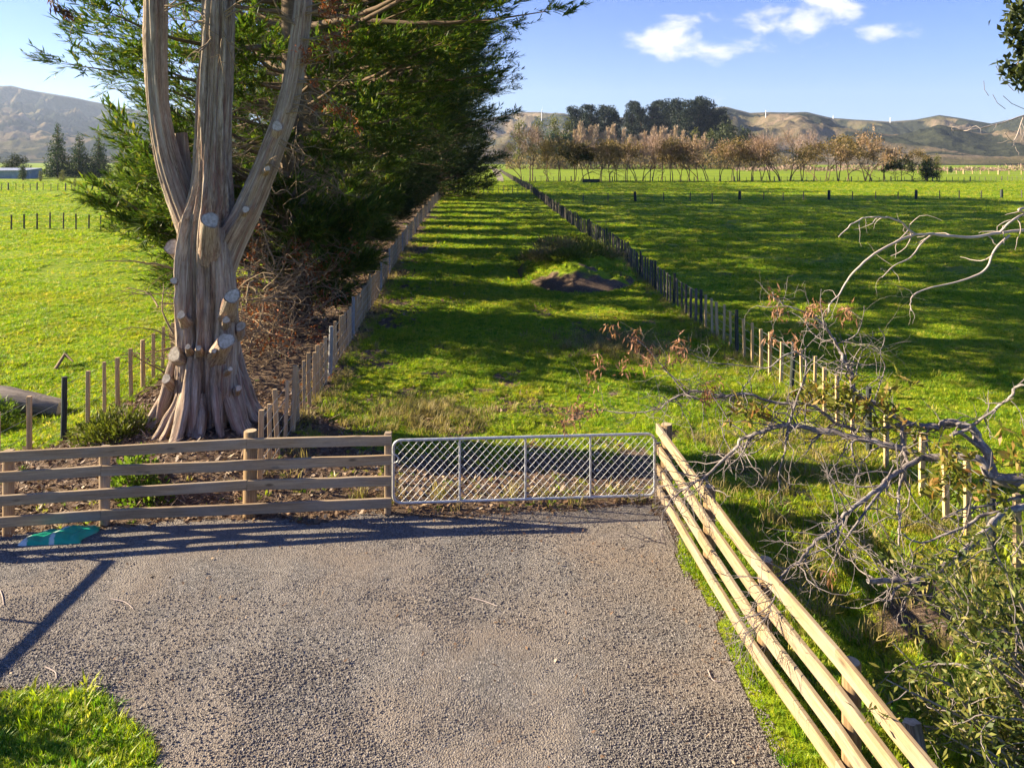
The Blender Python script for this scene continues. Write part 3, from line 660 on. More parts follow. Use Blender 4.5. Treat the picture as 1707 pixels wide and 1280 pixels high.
for bx, by, ex, ey, r0, d0, d1 in stubs:
    mb = MB(); p0, p1 = P(bx, by, TD + d0), P(ex, ey, TD + d1); p1 = p0 + (p1 - p0) * (.85 if r0 > 5 else 1.0); p0 = p0 + np.array([0, .16, .0]) * min(1, r0 / 10); r0 *= TD / F; k = 8; n = 18
    S = spline([p0, p0 * .5 + p1 * .5 + [0, 0, -.01], p1], k); ax = nrm(p1 - p0); sub = MB(); sd_ = random.uniform(0, 9)
    tube(sub, S, r0 * np.array([1.5, 1.4, 1.27, 1.14, 1.06, 1.0, .98, .96]), n, cap=False, mod=lambda an, al: 1 + .07 * np.cos(3 * an + al * 3 + sd_) + .16 * (vn(an * 6 + sd_, al * 3, 3) - .5) + .10 * (vn(an * 14, al * 5, 8) - .5))
    V = sub.v[0]; ring = V[-n:]; ring += ax * ((ring[:, 1] - p1[1]) * random.uniform(.3, .7) + (ring[:, 0] - p1[0]) * random.uniform(-.4, .3))[:, None]
    mb.add(V, sub.f[0], 0, sub.t[0]); c = ring.mean(0); inner = c + (ring - c) * .86
    mb.add(np.vstack([ring, inner]), [[q, (q + 1) % n, n + (q + 1) % n, n + q] for q in range(n)], 0)
    mb.add(np.vstack([inner + ax * .004, [c + ax * .004]]), [[n, q, (q + 1) % n] for q in range(n)], 1)
    mb.build('sawn_stub', [M['bark'], M['cut']], bt)
# dead twigs with rusty remnants on the right stem and middle stem
def twig(mb, p0, d0, L, r, n=6, wob=.25, droop=0.0, sides=5):
    p = [np.array(p0, float)]; d = nrm(np.array(d0, float)); ds = []
    for i in range(n):
        d = nrm(d + rng.normal(size=3) * wob + np.array([0, 0, -droop])); p.append(p[-1] + d * L / n); ds.append(d)
    tube(mb, p, np.linspace(r, r * .3, n + 1), sides, cap=False)
    return np.array(p), ds
mb = MB(); lf = MB()
for (px, py, dx, dz, L, k) in [(505, 15, 1, .3, 1.1, 1), (500, 60, 1, -.2, 1.3, 1), (495, 100, .9, .5, .9, 1), (490, 130, 1, .1, 1.2, 1), (470, 190, 1, .4, .6, 0), (480, 160, 1, -.3, .9, 0), (498, 40, -.8, .6, .8, 0),
                               (352, 60, -.5, -.8, .9, 0), (372, 50, .3, -1, .8, 0), (375, 20, 1, .8, 1.0, 0), (340, 30, -1, .3, .7, 0), (465, 230, 1, -.5, .7, 0), (275, 10, .8, .2, 1.2, 0), (440, 270, 1, .1, .6, 0)]:
    for q in range(3):
        pp, ds = twig(mb, P(px, py + q * 5, TD - .35), (dx, -.3 + random.random() * .5, dz + random.gauss(0, .3)), L * random.uniform(.6, 1.2), .018, 6, .22, .02)
        for s in range(3):
            i = random.randint(2, 5); p2, _ = twig(mb, pp[i], ds[i] + rng.normal(size=3) * .7, L * .4, .007, 4, .3, .08, 4)
            if k and random.random() < .6:
                m_ = 40; b = p2[rng.integers(0, len(p2), m_)] + rng.normal(size=(m_, 3)) * .05
                kites(lf, b, rng.normal(size=(m_, 3)) + np.array([.2, 0, -.8]), .09, .03)
mb.build('dead_twigs', M['deadwood'], bt); lf.build('rusty_foliage', M['rust'], bt)

# ------------------------------------------------------------------ cypress shelter belt
def cypress(seed, H, prof, nl, zlo, nb, npl, K, ls, dead, leafmat, trunks=1, tmin=.42, fan=0):
    R = np.random.default_rng(seed); br = MB(); tk = MB(); dd_ = MB(); pc = []; pd = []; pl = []
    for k in range(trunks):
        o = R.normal(size=2) * (.5 if k else .1); top = R.normal(size=2) * .8
        zz = np.linspace(-.2, H * .93, 12); u = zz / H
        tube(tk, np.stack([o[0] + top[0] * u + .15 * np.sin(u * 9 + k), o[1] + top[1] * u, zz], -1), (.46 if k == 0 else .3) * (1 - u * .9) + .03, 12,
             mod=lambda an, al: 1 + .10 * np.cos(5 * an + al * .3) + .06 * np.cos(9 * an))
    nsk = 16 if tmin > .4 else 10
    for i in range(nl + nsk + fan):
        z = zlo + (H - zlo) * ((i + R.random()) / nl)**1.05 if i < nl else R.uniform(.7, 3.2); az = i * 2.39996 + R.normal() * .35
        if i >= nl: az = (0 if i < nl + nsk else PI) + R.normal() * .5
        nar = float(np.interp(z, [5.5, 9.5], [.24, 1.0])) if tmin != .45 or npl == 4 else .8; nar = math.hypot(math.cos(az), nar * math.sin(az))
        L = nar * prof(z) * R.uniform(.58, 1.12) * (1.22 if R.random() < .12 else 1); e0 = math.tan(math.radians(R.uniform(-8, 22))); cur = R.uniform(.08, .34)
        if i >= nl + nsk: z = R.uniform(.8, 4.5); L = R.uniform(3.6, 6.2); e0 = math.tan(math.radians(R.uniform(4, 32)))
        tt = np.linspace(0, 1, 7); bend = R.normal() * .15
        a2 = az + bend * tt; pts = np.stack([np.cos(a2) * L * tt, np.sin(a2) * L * tt, z + L * (e0 * tt + cur * tt * tt - .12 * tt)], -1)
        tube(br, pts, np.linspace(.035 + .010 * L, .012, 7), 5, cap=False)
        for j in range(int(nb * (1.3 if z > 7 else .8)) if i < nl else nb):
            t_ = 1 - (1 - tmin) * R.random()**1.25; k = min(int(t_ * 6), 5); q = pts[k] + (pts[k + 1] - pts[k]) * (t_ * 6 - k)
            sg = R.choice([-1, 1]); a3 = az + sg * math.radians(R.uniform(12, 70)); l2 = L * (.10 + .30 * (1 - t_)) * R.uniform(.6, 1.2) + .35
            d2 = np.array([math.cos(a3), math.sin(a3), R.uniform(-.15, .5)]); d2 /= np.linalg.norm(d2)
            if j % 3 == 0: tube(br, [q, q + d2 * l2 * .8], [.015, .006], 3, cap=False)
            for m in range(npl):
                s = R.uniform(.25, 1.0); pc.append(q + d2 * l2 * s + R.normal(size=3) * .12)
                pd.append(d2 + R.normal(size=3) * .35 + np.array([math.cos(az), math.sin(az), .25]) * .45); pl.append(R.uniform(.55, 1.25) * ls)
        for m in range(3): pc.append(pts[-1]); pd.append(pts[-1] - pts[-2] + R.normal(size=3) * .12 * L / 6); pl.append(R.uniform(.9, 1.5) * ls)
    pc = np.array(pc); pd = nrm(np.array(pd)); pl = np.array(pl); N = len(pc)
    cr = MB()
    s = R.random((N, K)); base = pc[:, None] + pd[:, None] * (pl[:, None] * s * .75)[..., None]
    dr = pd[:, None] + R.normal(size=(N, K, 3)) * np.array([1, 1, .6]) * (.60 - .30 * s[..., None]) + np.array([0, 0, .12])
    Lk = pl[:, None] * R.uniform(.20, .42, (N, K)); kites(cr, base.reshape(-1, 3), dr.reshape(-1, 3), Lk.ravel(), Lk.ravel() * R.uniform(.12, .22, N * K), 0, .15, ref=np.array([0, 0, 1.2]))
    for i in range(dead):
        z = R.uniform(.3, 7.0); az = R.uniform(0, 6.28); L = R.uniform(1.8, 5.2) * (.6 if abs(az) < .9 or az > 5.4 else 1); pts = [np.array([0, 0, z])]; d = np.array([math.cos(az), math.sin(az), R.uniform(-.25, .45)])
        for k in range(7): d = nrm(d + R.normal(size=3) * .16 + np.array([0, 0, -.05])); pts.append(pts[-1] + d * L / 7)
        tube(dd_, pts, np.linspace(.035, .008, 8), 5, cap=False)
        for k in range(5):
            b = pts[R.integers(2, 8)]; d3 = d + R.normal(size=3) * .6; q = [b]
            for m in range(4): d3 = nrm(d3 + R.normal(size=3) * .3); q.append(q[-1] + d3 * L * .09)
            tube(dd_, q, np.linspace(.012, .004, 5), 4, cap=False)
    return tk, br, cr, dd_
def prof_row(z): return float(np.interp(z, [0, 3, 5, 9, 13, 18, 24, 28.5], [2.0, 2.3, 4.4, 8.5, 9.9, 9.3, 5.6, 1.4]))
def prof_near(z): return float(np.interp(z, [0, 3, 5, 9, 13, 18, 24, 28.5], [2.2, 2.8, 5.0, 8.1, 9.2, 8.8, 5.4, 1.4]))
def prof_end(z): return float(np.interp(z, [0, 1, 3, 9, 15, 20, 25, 28], [6.5, 8.5, 9.8, 10.8, 11.2, 9.5, 5.5, 1.5]))
rowdef = []
d = 26.0
ds_row = [25.3, 32.5, 38.5, 45, 51.5, 58.5, 65, 72, 79, 86.5, 94, 102, 110, 120, 141, 151, 162, 173, 185, 197]
where_ = ['standing first behind the big pruned trunk, its left boughs over the sunny paddock', 'standing second behind the big pruned trunk', 'standing third in the row along the lane']
protos = {}
def make_cyp(kind, loc, label, group):
    th = thing('cypress_tree', label, 'tree', loc, group)
    if kind not in protos:
        if kind == 'n1': parts = cypress(101, 28.5, prof_near, 140, 1.6, 15, 4, 25, .85, 170, None, 3, .40, 34)
        elif kind == 'n2': parts = cypress(102, 28.0, prof_near, 125, 1.8, 14, 4, 23, .9, 80, None, 2, .45)
        elif kind == 'm1': parts = cypress(103, 28.5, prof_row, 130, 1.6, 10, 3, 17, 1.2, 45, None, 1, .5)
        elif kind == 'm2': parts = cypress(104, 27.5, prof_row, 125, 1.9, 10, 3, 17, 1.2, 45, None, 1, .5)
        elif kind == 'e': parts = cypress(106, 27.5, prof_end, 170, .8, 13, 3, 15, 1.5, 10, None, 1, .45)
        else: parts = cypress(105, 29.0, prof_row, 130, .6, 9, 3, 10, 1.7, 0, None, 1, .5)
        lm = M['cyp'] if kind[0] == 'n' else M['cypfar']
        nm = ['trunk', 'branches', 'crown', 'dead_branches']; mm = [M['bark2'], M['bark2'], lm, M['deadwood']]
        protos[kind] = []
        loc0 = th.location.copy(); th.location = (0, 0, 0)
        for p_, a_, b_ in zip(parts, nm, mm):
            if p_.n: protos[kind].append(p_.build(a_, b_, th))
        th.location = loc0
    else:
        for o in protos[kind]:
            c = o.copy(); C.objects.link(c); c.parent = th
    return th
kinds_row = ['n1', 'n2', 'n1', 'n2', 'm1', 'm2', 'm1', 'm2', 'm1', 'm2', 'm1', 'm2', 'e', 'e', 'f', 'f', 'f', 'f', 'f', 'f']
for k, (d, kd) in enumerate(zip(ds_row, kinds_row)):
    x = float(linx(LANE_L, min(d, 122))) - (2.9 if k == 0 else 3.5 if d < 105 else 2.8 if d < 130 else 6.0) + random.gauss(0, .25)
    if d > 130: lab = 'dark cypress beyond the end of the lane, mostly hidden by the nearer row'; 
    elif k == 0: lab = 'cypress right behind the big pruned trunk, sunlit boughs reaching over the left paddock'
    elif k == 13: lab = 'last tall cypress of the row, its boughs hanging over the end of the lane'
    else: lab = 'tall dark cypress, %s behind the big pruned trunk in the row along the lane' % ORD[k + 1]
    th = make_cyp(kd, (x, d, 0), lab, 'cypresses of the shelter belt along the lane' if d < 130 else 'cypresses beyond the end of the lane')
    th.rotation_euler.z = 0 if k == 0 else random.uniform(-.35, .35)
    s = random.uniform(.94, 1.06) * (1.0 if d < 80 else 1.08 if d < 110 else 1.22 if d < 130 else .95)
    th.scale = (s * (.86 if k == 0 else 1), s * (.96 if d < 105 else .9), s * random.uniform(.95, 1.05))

# tangle of dead boughs lying at the foot of the first cypress
tg_ = thing('dead_brush', 'tangle of bare dead boughs with rusty sprays behind the big trunk', 'dead branches', (-6.6, 20, 0))
mb = MB(); lf = MB()
for i in range(300):
    b = np.array([random.uniform(-8.4, -6.3), random.uniform(17.2, 24.5), random.uniform(.1, 3.2) * random.random()**.7])
    pp, ds = twig(mb, b, (random.uniform(-.6, .7), random.uniform(-.8, .6), random.uniform(-.1, .55)), random.uniform(1.0, 2.2), random.uniform(.010, .03), 7, .18, .05)
    for s in range(4):
        j = random.randint(2, 6); twig(mb, pp[j], ds[j] + rng.normal(size=3) * .6, random.uniform(.4, .9), .008, 4, .3, .03, 4)
    if i % 13 == 0:
        m_ = 60; bb = pp[rng.integers(2, 8, m_)] + rng.normal(size=(m_, 3)) * .16
        kites(lf, bb, rng.normal(size=(m_, 3)) + np.array([.3, 0, -.4]), .16, .05)
mb.build('boughs', M['deadwood'], tg_); lf.build('dead_sprays', M['rust'], tg_)

# ------------------------------------------------------------------ far trees
def bare_tree(seed, H, nst, spread, mat_leaf, nleaf, ll, lw, flat, th, twigs_up=False):
    R = np.random.default_rng(seed); tk = MB(); tips = []
    def grow(p, d, L, r, lev):
        q = [p]; dd = d
        for k in range(4):
            dd = nrm(dd + R.normal(size=3) * .16); q.append(q[-1] + dd * L / 4)
        tube(tk, q, np.linspace(r, r * .55, 5), 5 if lev < 2 else 3, cap=False)
        if lev >= 3: tips.append((q[2], dd)); tips.append((q[4], dd)); return
        for k in range(3 if lev < 2 else 3):
            a = R.uniform(0, 6.28); sp = R.uniform(.35, .95) * spread
            nd = nrm(dd + np.array([math.cos(a), math.sin(a), .15 if not flat else .0]) * sp)
            grow(q[4] if k else q[3], nd, L * R.uniform(.62, .85), r * .55, lev + 1)
    for s in range(nst):
        a = R.uniform(0, 6.28); grow(np.array([R.normal() * .25, R.normal() * .25, -.1]), nrm(np.array([math.cos(a) * .28, math.sin(a) * .28, 1.0])), H * .34, H * .0125, 0)
    lf = MB(); T = np.array([q for q, _ in tips]); TD_ = np.array([q for _, q in tips])
    zmax = np.percentile(T[:, 2], 97); k = H * .97 / zmax
    ok_ = np.where(T[:, 2] > zmax * .50)[0]; ii = ok_[R.integers(0, len(ok_), nleaf)]; b = T[ii] + R.normal(size=(nleaf, 3)) * H * np.array([.05, .05, .03])
    dr = TD_[ii] * (1.0 if twigs_up else .3) + R.normal(size=(nleaf, 3)) * (.35 if twigs_up else .8)
    kites(lf, b, dr, R.uniform(.6, 1.2, nleaf) * ll, lw, 0, .2)
    for m_ in (tk, lf):
        for v in m_.v: v *= np.array([1, 1, k])
    tk.build('trunk', M['bark2'], th); lf.build('crown', mat_leaf, th)
TK = {}
def far_tree(kind, px, py_base, top, label, group, seedv, name='bare_tree'):
    b = G(px, py_base); H = (py_base - top) * b[1] / F
    th = thing(name, label, 'tree', b, group)
    key = (kind, seedv)
    if key not in TK:
        th.location = (0, 0, 0)
        pr = {'olive': (10, 2, .75, M['olive'], 1050, .5, .2, True), 'rust': (10, 2, .85, M['rusttree'], 1050, .5, .19, True),
              'pink': (10, 2, .6, M['pink'], 1300, 1.1, .045, False, True), 'dark': (10, 2, .7, M['bush'], 2000, .6, .32, False)}[kind]
        a = list(pr); bare_tree(hash_(kind) + seedv, a[0], a[1], a[2], a[3], a[4], a[5], a[6], a[7], th, len(a) > 8)
        TK[key] = list(th.children); th.location = Vector([float(q) for q in b])
    else:
        for o in TK[key]:
            c = o.copy(); C.objects.link(c); c.parent = th
    th.scale = (H / 10 * random.uniform(.95, 1.2),) * 2 + (H / 10,); th.rotation_euler.z = random.uniform(0, 6.28)
    return th
def hash_(s): return sum(ord(c) * (i + 3) for i, c in enumerate(s))
row = [(869, 238, 'pink'), (888, 214, 'pink'), (913, 236, 'olive'), (935, 233, 'olive'), (957, 244, 'dark'), (972, 242, 'olive'), (985, 238, 'olive'), (1003, 243, 'pink'), (1017, 238, 'olive'), (1028, 234, 'olive'),
       (1045, 232, 'olive'), (1060, 240, 'pink'), (1072, 237, 'pink'), (1085, 228, 'pink'), (1103, 236, 'olive'), (1118, 232, 'olive'), (1135, 240, 'olive'), (1149, 234, 'rust'), (1163, 241, 'pink'), (1179, 236, 'rust'), (1200, 235, 'rust'),
       (1219, 238, 'olive'), (1232, 233, 'olive'), (1254, 238, 'rust'), (1269, 236, 'rust'), (1282, 233, 'pink'), (1300, 224, 'pink'), (1318, 222, 'pink'), (1336, 241, 'olive'), (1358, 240, 'olive'), (1381, 238, 'rust'), (1396, 231, 'olive'),
       (1415, 230, 'olive'), (1441, 229, 'rust'), (1452, 228, 'rust'), (1474, 238, 'rust'), (1492, 268, 'dark'), (1504, 264, 'dark'), (1521, 250, 'olive')]
word = {'olive': 'olive brown thin-stemmed tree', 'rust': 'rusty flat-topped tree', 'pink': 'leafless pinkish tree', 'dark': 'low dark green-brown tree'}
for k, (px, top, kd) in enumerate(row):
    far_tree(kd, px, 302.5 + random.gauss(0, .5), top + random.gauss(0, 1.5), '%s, %s from left in the row along the far fence' % (word[kd], ORD[k + 1]), 'trees in the row at the back of the right paddock', k % 3 if kd != 'dark' else 0)

def clump_tree(seed, H, clumps, n, ll, lw, mat_leaf, th, trunk_r, droop=0, open_=0.0):
    R = np.random.default_rng(seed); tk = MB(); lf = MB()
    tube(tk, [(0, 0, -.2), (R.normal() * .15, R.normal() * .15, H * .4), (R.normal() * .3, R.normal() * .3, H * .9)], [trunk_r, trunk_r * .75, trunk_r * .2], 8)
    for (x, y, z, rx, rz) in clumps:
        tube(tk, [(0, 0, max(.3, z - rz * 1.2 - .15 * abs(x))), (x * .6, y * .6, z - rz * .4), (x, y, z)], [trunk_r * .3, trunk_r * .18, .03], 4, cap=False)
        m = int(n * rx * rx); u = nrm(R.normal(size=(m, 3))); rr = R.random(m)**.45
        sub = R.normal(size=(12, 3)) * .42; c = sub[R.integers(0, 12, m)]
        b = np.array([x, y, z]) + (u * rr[:, None] * .55 + c) * np.array([rx, rx, rz])
        d = u + np.array([0, 0, .5 - droop]) + R.normal(size=(m, 3)) * .5
        kites(lf, b, d, R.uniform(.6, 1.2, m) * ll, lw, 0, .2)
    tk.build('trunk', M['bark2'], th); lf.build('crown', mat_leaf, th)
def clumps_for(seed, H, R0, z0, k, top_flat=.3):
    R = np.random.default_rng(seed); out = []
    for i in range(k):
        u = (i + .5) / k; z = z0 + (H - z0) * (u * .92 + .02); r = R0 * (1.0 - .62 * u**2 + .1 * R.normal()) ; a = i * 2.4 + R.normal() * .4
        q = r * R.uniform(.15, .75) * (1 - .75 * u**3); out.append((math.cos(a) * q, math.sin(a) * q, z, R0 * R.uniform(.33, .52) * (1 - .3 * u), R0 * R.uniform(.25, .38)))
    return out
CT = {}
def ctree(key, mk, name, label, group, loc, sc, cat='tree', rz=None):
    th = thing(name, label, cat, loc, group)
    if key not in CT:
        l0 = th.location.copy(); th.location = (0, 0, 0); mk(th); CT[key] = list(th.children); th.location = l0
    else:
        for o in CT[key]:
            c = o.copy(); C.objects.link(c); c.parent = th
    th.scale = sc if isinstance(sc, tuple) else (sc, sc, sc); th.rotation_euler.z = random.uniform(0, 6.28) if rz is None else rz
    return th
# pines of the grove
def pine_clumps(seed):
    R = np.random.default_rng(seed); out = []
    for i in range(20):
        u = (i + .5) / 20; z = 9 + 17.5 * u; q = R.uniform(.2, 1) * 4.2 * (1 - .55 * u**2.5); a = i * 2.4 + R.normal() * .5
        out.append((math.cos(a) * q, math.sin(a) * q, z, R.uniform(1.5, 2.6), R.uniform(1.0, 1.7)))
    return out
pines = [(957, 176, 0), (972, 182, 1), (985, 171, 2), (1008, 174, 0), (1024, 178, 1), (1053, 165, 2), (1068, 176, 1), (1087, 172, 0), (1100, 163, 2), (1117, 167, 1), (1133, 163, 0), (1147, 163, 2), (1163, 164, 1), (1172, 160, 0), (1184, 163, 2), (1199, 180, 1), (1210, 190, 0)]
for k, (px, top, v) in enumerate(pines):
    dd_ = random.uniform(560, 640); H = CAMH + (HY - top) * dd_ / F
    ctree(('pine', v), lambda th, v=v: clump_tree(300 + v, 28, pine_clumps(310 + v), 110, .75, .26, M['pine'], th, .42), 'pine_tree',
          'tall dark pine, %s from the left in the grove behind the brown tree row' % ORD[k + 1], 'pines of the dark grove', ((px - HX) * dd_ / F, dd_, 0), (H / 28 * random.uniform(.85, 1.1),) * 2 + (H / 28,))
# bare pale poplars
def mk_poplar(th, s):
    R = np.random.default_rng(s); tk = MB(); lf = MB()
    tube(tk, [(0, 0, -.1), (.1, 0, 7), (0, .1, 14.5)], [.10, .07, .015], 5, cap=False)
    n = 620; z = R.uniform(1.0, 13.2, n); a = R.uniform(0, 6.28, n); b = np.stack([.15 * np.cos(a), .15 * np.sin(a), z], -1)
    kites(lf, b, np.stack([np.cos(a) * .34, np.sin(a) * .34, np.ones(n)], -1) + R.normal(size=(n, 3)) * .08, R.uniform(.9, 3.6, n) * (1.1 - z / 18), .13, 0, .1)
    tk.build('trunk', M['poplar'], th); lf.build('crown', M['poplar'], th)
for k in range(44):
    px = 958 + k * 5.6 + random.gauss(0, 1.6); dd_ = random.uniform(490, 515); top = -5 + float(np.interp(px, [955, 990, 1030, 1060, 1100, 1140, 1200], [214, 213, 220, 222, 217, 222, 232])) + random.gauss(0, 6)
    H = CAMH + (HY - top) * dd_ / F
    ctree(('poplar', k % 3), lambda th, k=k: mk_poplar(th, 400 + k), 'poplar_tree', 'slender leafless pale poplar in the hazy-looking band below the dark pines', 'bare poplars in front of the pine grove', ((px - HX) * dd_ / F, dd_, 0), (H / 15 * 1.5, H / 15 * 1.5, H / 15))
# willows and broad dark trees by the grove
misc = [(866, 198, 505, 'w', 'pale yellow-green tree beside the end of the tall cypress row'), (897, 196, 505, 'w', 'yellow-green tree just right of the leftmost wind turbine tower'), (925, 190, 505, 'w', 'yellow-green tree left of the first pine of the grove'),
        (945, 196, 505, 'w', 'yellow-green tree under the first pine of the grove'), (918, 218, 480, 'd', 'rounded dark tree behind the left end of the brown tree row'), (940, 222, 480, 'd', 'dark round tree in front of the yellow-green trees, left of the poplars'),
        (1160, 214, 505, 'w', 'yellow-green tree at the right end of the bare poplars'), (1185, 216, 505, 'w', 'yellow-green tree left of the big rounded olive tree'), (1212, 205, 490, 'b', 'big rounded olive-topped dark tree right of the pine grove'),
        (1240, 214, 485, 'b', 'broad dark rounded tree at the right edge of the grove'), (1258, 225, 485, 'd', 'lowest dark tree at the far right edge of the grove'),
        (1545, 258, 196, 'd', 'dark bushy tree at the right end of the brown tree row'), (1562, 257, 200, 'w', 'small yellow-green bush beside the right end of the tree row'), (1585, 277, 330, 'd', 'small dark bush far off beside the pale right fence')]
for k, (px, top, dd_, kd, lab) in enumerate(misc):
    H = CAMH + (HY - top) * dd_ / F
    mk = {'w': lambda th: clump_tree(501, 12, clumps_for(511, 12, 4.2, 1.5, 12), 60, .6, .22, M['willow'], th, .3), 'd': lambda th: clump_tree(502, 12, clumps_for(512, 11.5, 5.4, 1.2, 14), 50, .7, .3, M['cypfar'], th, .3),
          'b': lambda th: clump_tree(503, 12, clumps_for(513, 11.5, 6.0, 1.2, 16), 50, .7, .28, M['bush'], th, .3)}[kd]
    ctree(('misc', kd), mk, 'broad_tree', lab, None, ((px - HX) * dd_ / F, dd_, 0), (H / 12.5 * (1.3 if kd != 'w' else .9),) * 2 + (H / 12.5,))
# low hedge band behind the tree row
R_ = np.random.default_rng(77); lf = MB(); n = 9000; bx = R_.uniform(-4, 190, n); by = R_.uniform(455, 475, n)
bz = R_.random(n)**1.2 * (5 + 7 * vn(bx / 12, by * 0, 5))
kites(lf, np.stack([bx, by, bz], -1), R_.normal(size=(n, 3)) + np.array([0, 0, .8]), R_.uniform(1, 2.2, n), .5, 0)
tag(lf.build('scrub', M['olive']), 'brownish scrub band behind the stems of the far tree row', 'scrub', kind='stuff')
lf = MB(); n = 5000; bx = R_.uniform(120, 420, n); by = R_.uniform(380, 400, n); bz = R_.random(n) * 3.2 * vn(bx / 11, by * 0, 9)
kites(lf, np.stack([bx, by, bz], -1), R_.normal(size=(n, 3)) + np.array([0, 0, .8]), R_.uniform(1, 2, n), .5, 0)
tag(lf.build('scrub', M['pink']), 'greyish scrub below the hills at the far right edge of the paddocks', 'scrub', kind='stuff')

# far left: dark cypresses, shed, bushes
for k, (px, top, dd_, wd, lab) in enumerate([(96, 206, 235, 1.0, 'tall dark pointed conifer far left beside the shed'), (132, 224, 240, 1.35, 'broad dark conifer far left, right of the pointed one'), (165, 226, 244, 1.3, 'dark conifer far left, nearest the sunlit boughs of the shelter belt')]):
    H = CAMH + (HY - top) * dd_ / F
    def mk(th): clump_tree(601, 16, [(q * math.cos(a), q * math.sin(a), z, r, 1.0) for z in np.linspace(.8, 15.2, 16) for r in [max(.5, 2.6 * (1 - z / 17.5))] for q, a in [(r * .9, z * 2.4), (r * .8, z * 2.4 + 2.1), (r * .9, z * 2.4 + 4.2)]], 42, .75, .22, M['cypfar'], th, .3)
    ctree(('conifer', 0), mk, 'conifer_tree', lab, 'dark trees across the left paddock', ((px - HX) * dd_ / F, dd_, 0), (H / 16 * wd, H / 16 * wd, H / 16))
for k, (px, top, dd_, kd, lab, sx) in enumerate([(25, 257, 250, 'b', 'low round dark tree above the far left shed', 1.5), (67, 284, 190, 'w', 'small round yellow shrub right of the far left shed', .9), (105, 283, 188, 'w', 'wide golden shrub in front of the far left dark cypresses', 1.5),
                                                 (38, 274, 200, 'd', 'dark bush touching the right end of the far left shed', 1.0), (125, 296, 150, 'w', 'small yellow bush on the far scruffy fence of the left paddock', .8)]):
    H = CAMH + (HY - top) * dd_ / F; H = max(H, 1.6)
    ctree(('misc', kd), None, 'round_shrub', lab, None, ((px - HX) * dd_ / F, dd_, 0), (H / 12.5 * sx,) * 2 + (H / 12.5,), 'shrub')
sh = thing('farm_shed', 'long low grey corrugated shed at the far left edge of the photo', 'shed', (-155, 225, 0))
mb = MB(); x0, x1, y0, y1, hf, hb = -172.0, -146.5, 222.0, 230.0, 2.5, 3.1
n = 90; xsn = np.linspace(x0, x1, n); off = .06 * (np.arange(n) % 2)
for s_, (yy, hh) in enumerate(((y0, hf), (y1, hb))):
    v = [(x, yy + (o if s_ == 0 else -o), z) for x, o in zip(xsn, off) for z in (0, hh)]
    mb.add(v, [[2 * i, 2 * i + 2, 2 * i + 3, 2 * i + 1] for i in range(n - 1)])
for xx in (x0, x1): mb.add([(xx, y0, 0), (xx, y1, 0), (xx, y1, hb), (xx, y0, hf)], [[0, 1, 2, 3]])
_t = NT('shed_cladding'); mwall = _t.pbr(_t.ramp(_t.noise(_t.pos(), .8, 4), [(.3, (.20, .24, .28)), (.7, (.32, .37, .42))]), .6)
_t = NT('shed_roofing'); mroof = _t.pbr(_t.ramp(_t.noise(_t.pos(), .6, 4), [(.3, (.42, .45, .48)), (.7, (.62, .64, .66))]), .5)
mb.build('wall', mwall, sh, smooth=False)
mb = MB(); v = [(x, yy, z + (.05 * (i % 2))) for i, x in enumerate(np.linspace(x0 - .4, x1 + .4, n)) for yy, z in ((y0 - .5, hf + .02), (y1 + .4, hb + .1))]
mb.add(v, [[2 * i, 2 * i + 2, 2 * i + 3, 2 * i + 1] for i in range(n - 1)]); mb.build('roof', mroof, sh, smooth=False)
mdark = NT('shed_opening').pbr((.03, .03, .035), .9)
for xd in (-163.5, -156.5):
    mb = MB(); beam(mb, (xd - 2.2, y0 - .05, 1.0), (xd + 2.2, y0 - .05, 1.0), .06, 1.98, .02); mb.build('door', mdark, sh)

# wind turbines
for k, (px, pb, pt, lab) in enumerate([(903, 205, 187, 'white wind turbine on the hills between the tall cypresses and the pine grove'), (1276.5, 197, 187, 'white wind turbine on the ridge right of the pine grove'),
                                       (1389, 198.5, 193, 'smallest white wind turbine, barely above the ridge, second from the right'), (1484, 205, 197, 'white wind turbine rightmost on the ridge, left of the dark scrub hill')]):
    b = hill_hit(px, pb); hgt = (pb - pt) * b[1] / F; th = thing('wind_turbine', lab, 'wind turbine', b, 'wind turbines along the ridge'); s = hgt / 40
    rt = (.0032 * b[1] / 3) * .55
    mb = MB(); tube(mb, [b + [0, 0, -4], b + [0, 0, hgt]], [rt, rt * .8], 12); mb.build('tower', M['white'], th)
    mb = MB(); beam(mb, b + [0, -3 * s, hgt + 1 * s], b + [0, 4 * s, hgt + 1 * s], 2.2 * s, 2.2 * s, .3 * s); mb.build('nacelle', M['white'], th)
    for a in (.25, .25 + 2.094, .25 + 4.189):
        mb = MB(); c0 = b + [0, -3.4 * s, hgt + 1 * s]; dv = np.array([math.sin(a + k), 0, math.cos(a + k)])
        tube(mb, [c0, c0 + dv * 4 * s, c0 + dv * 19 * s], [.5 * s, .8 * s, .12 * s], 6); mb.build('blade', M['white'], th)

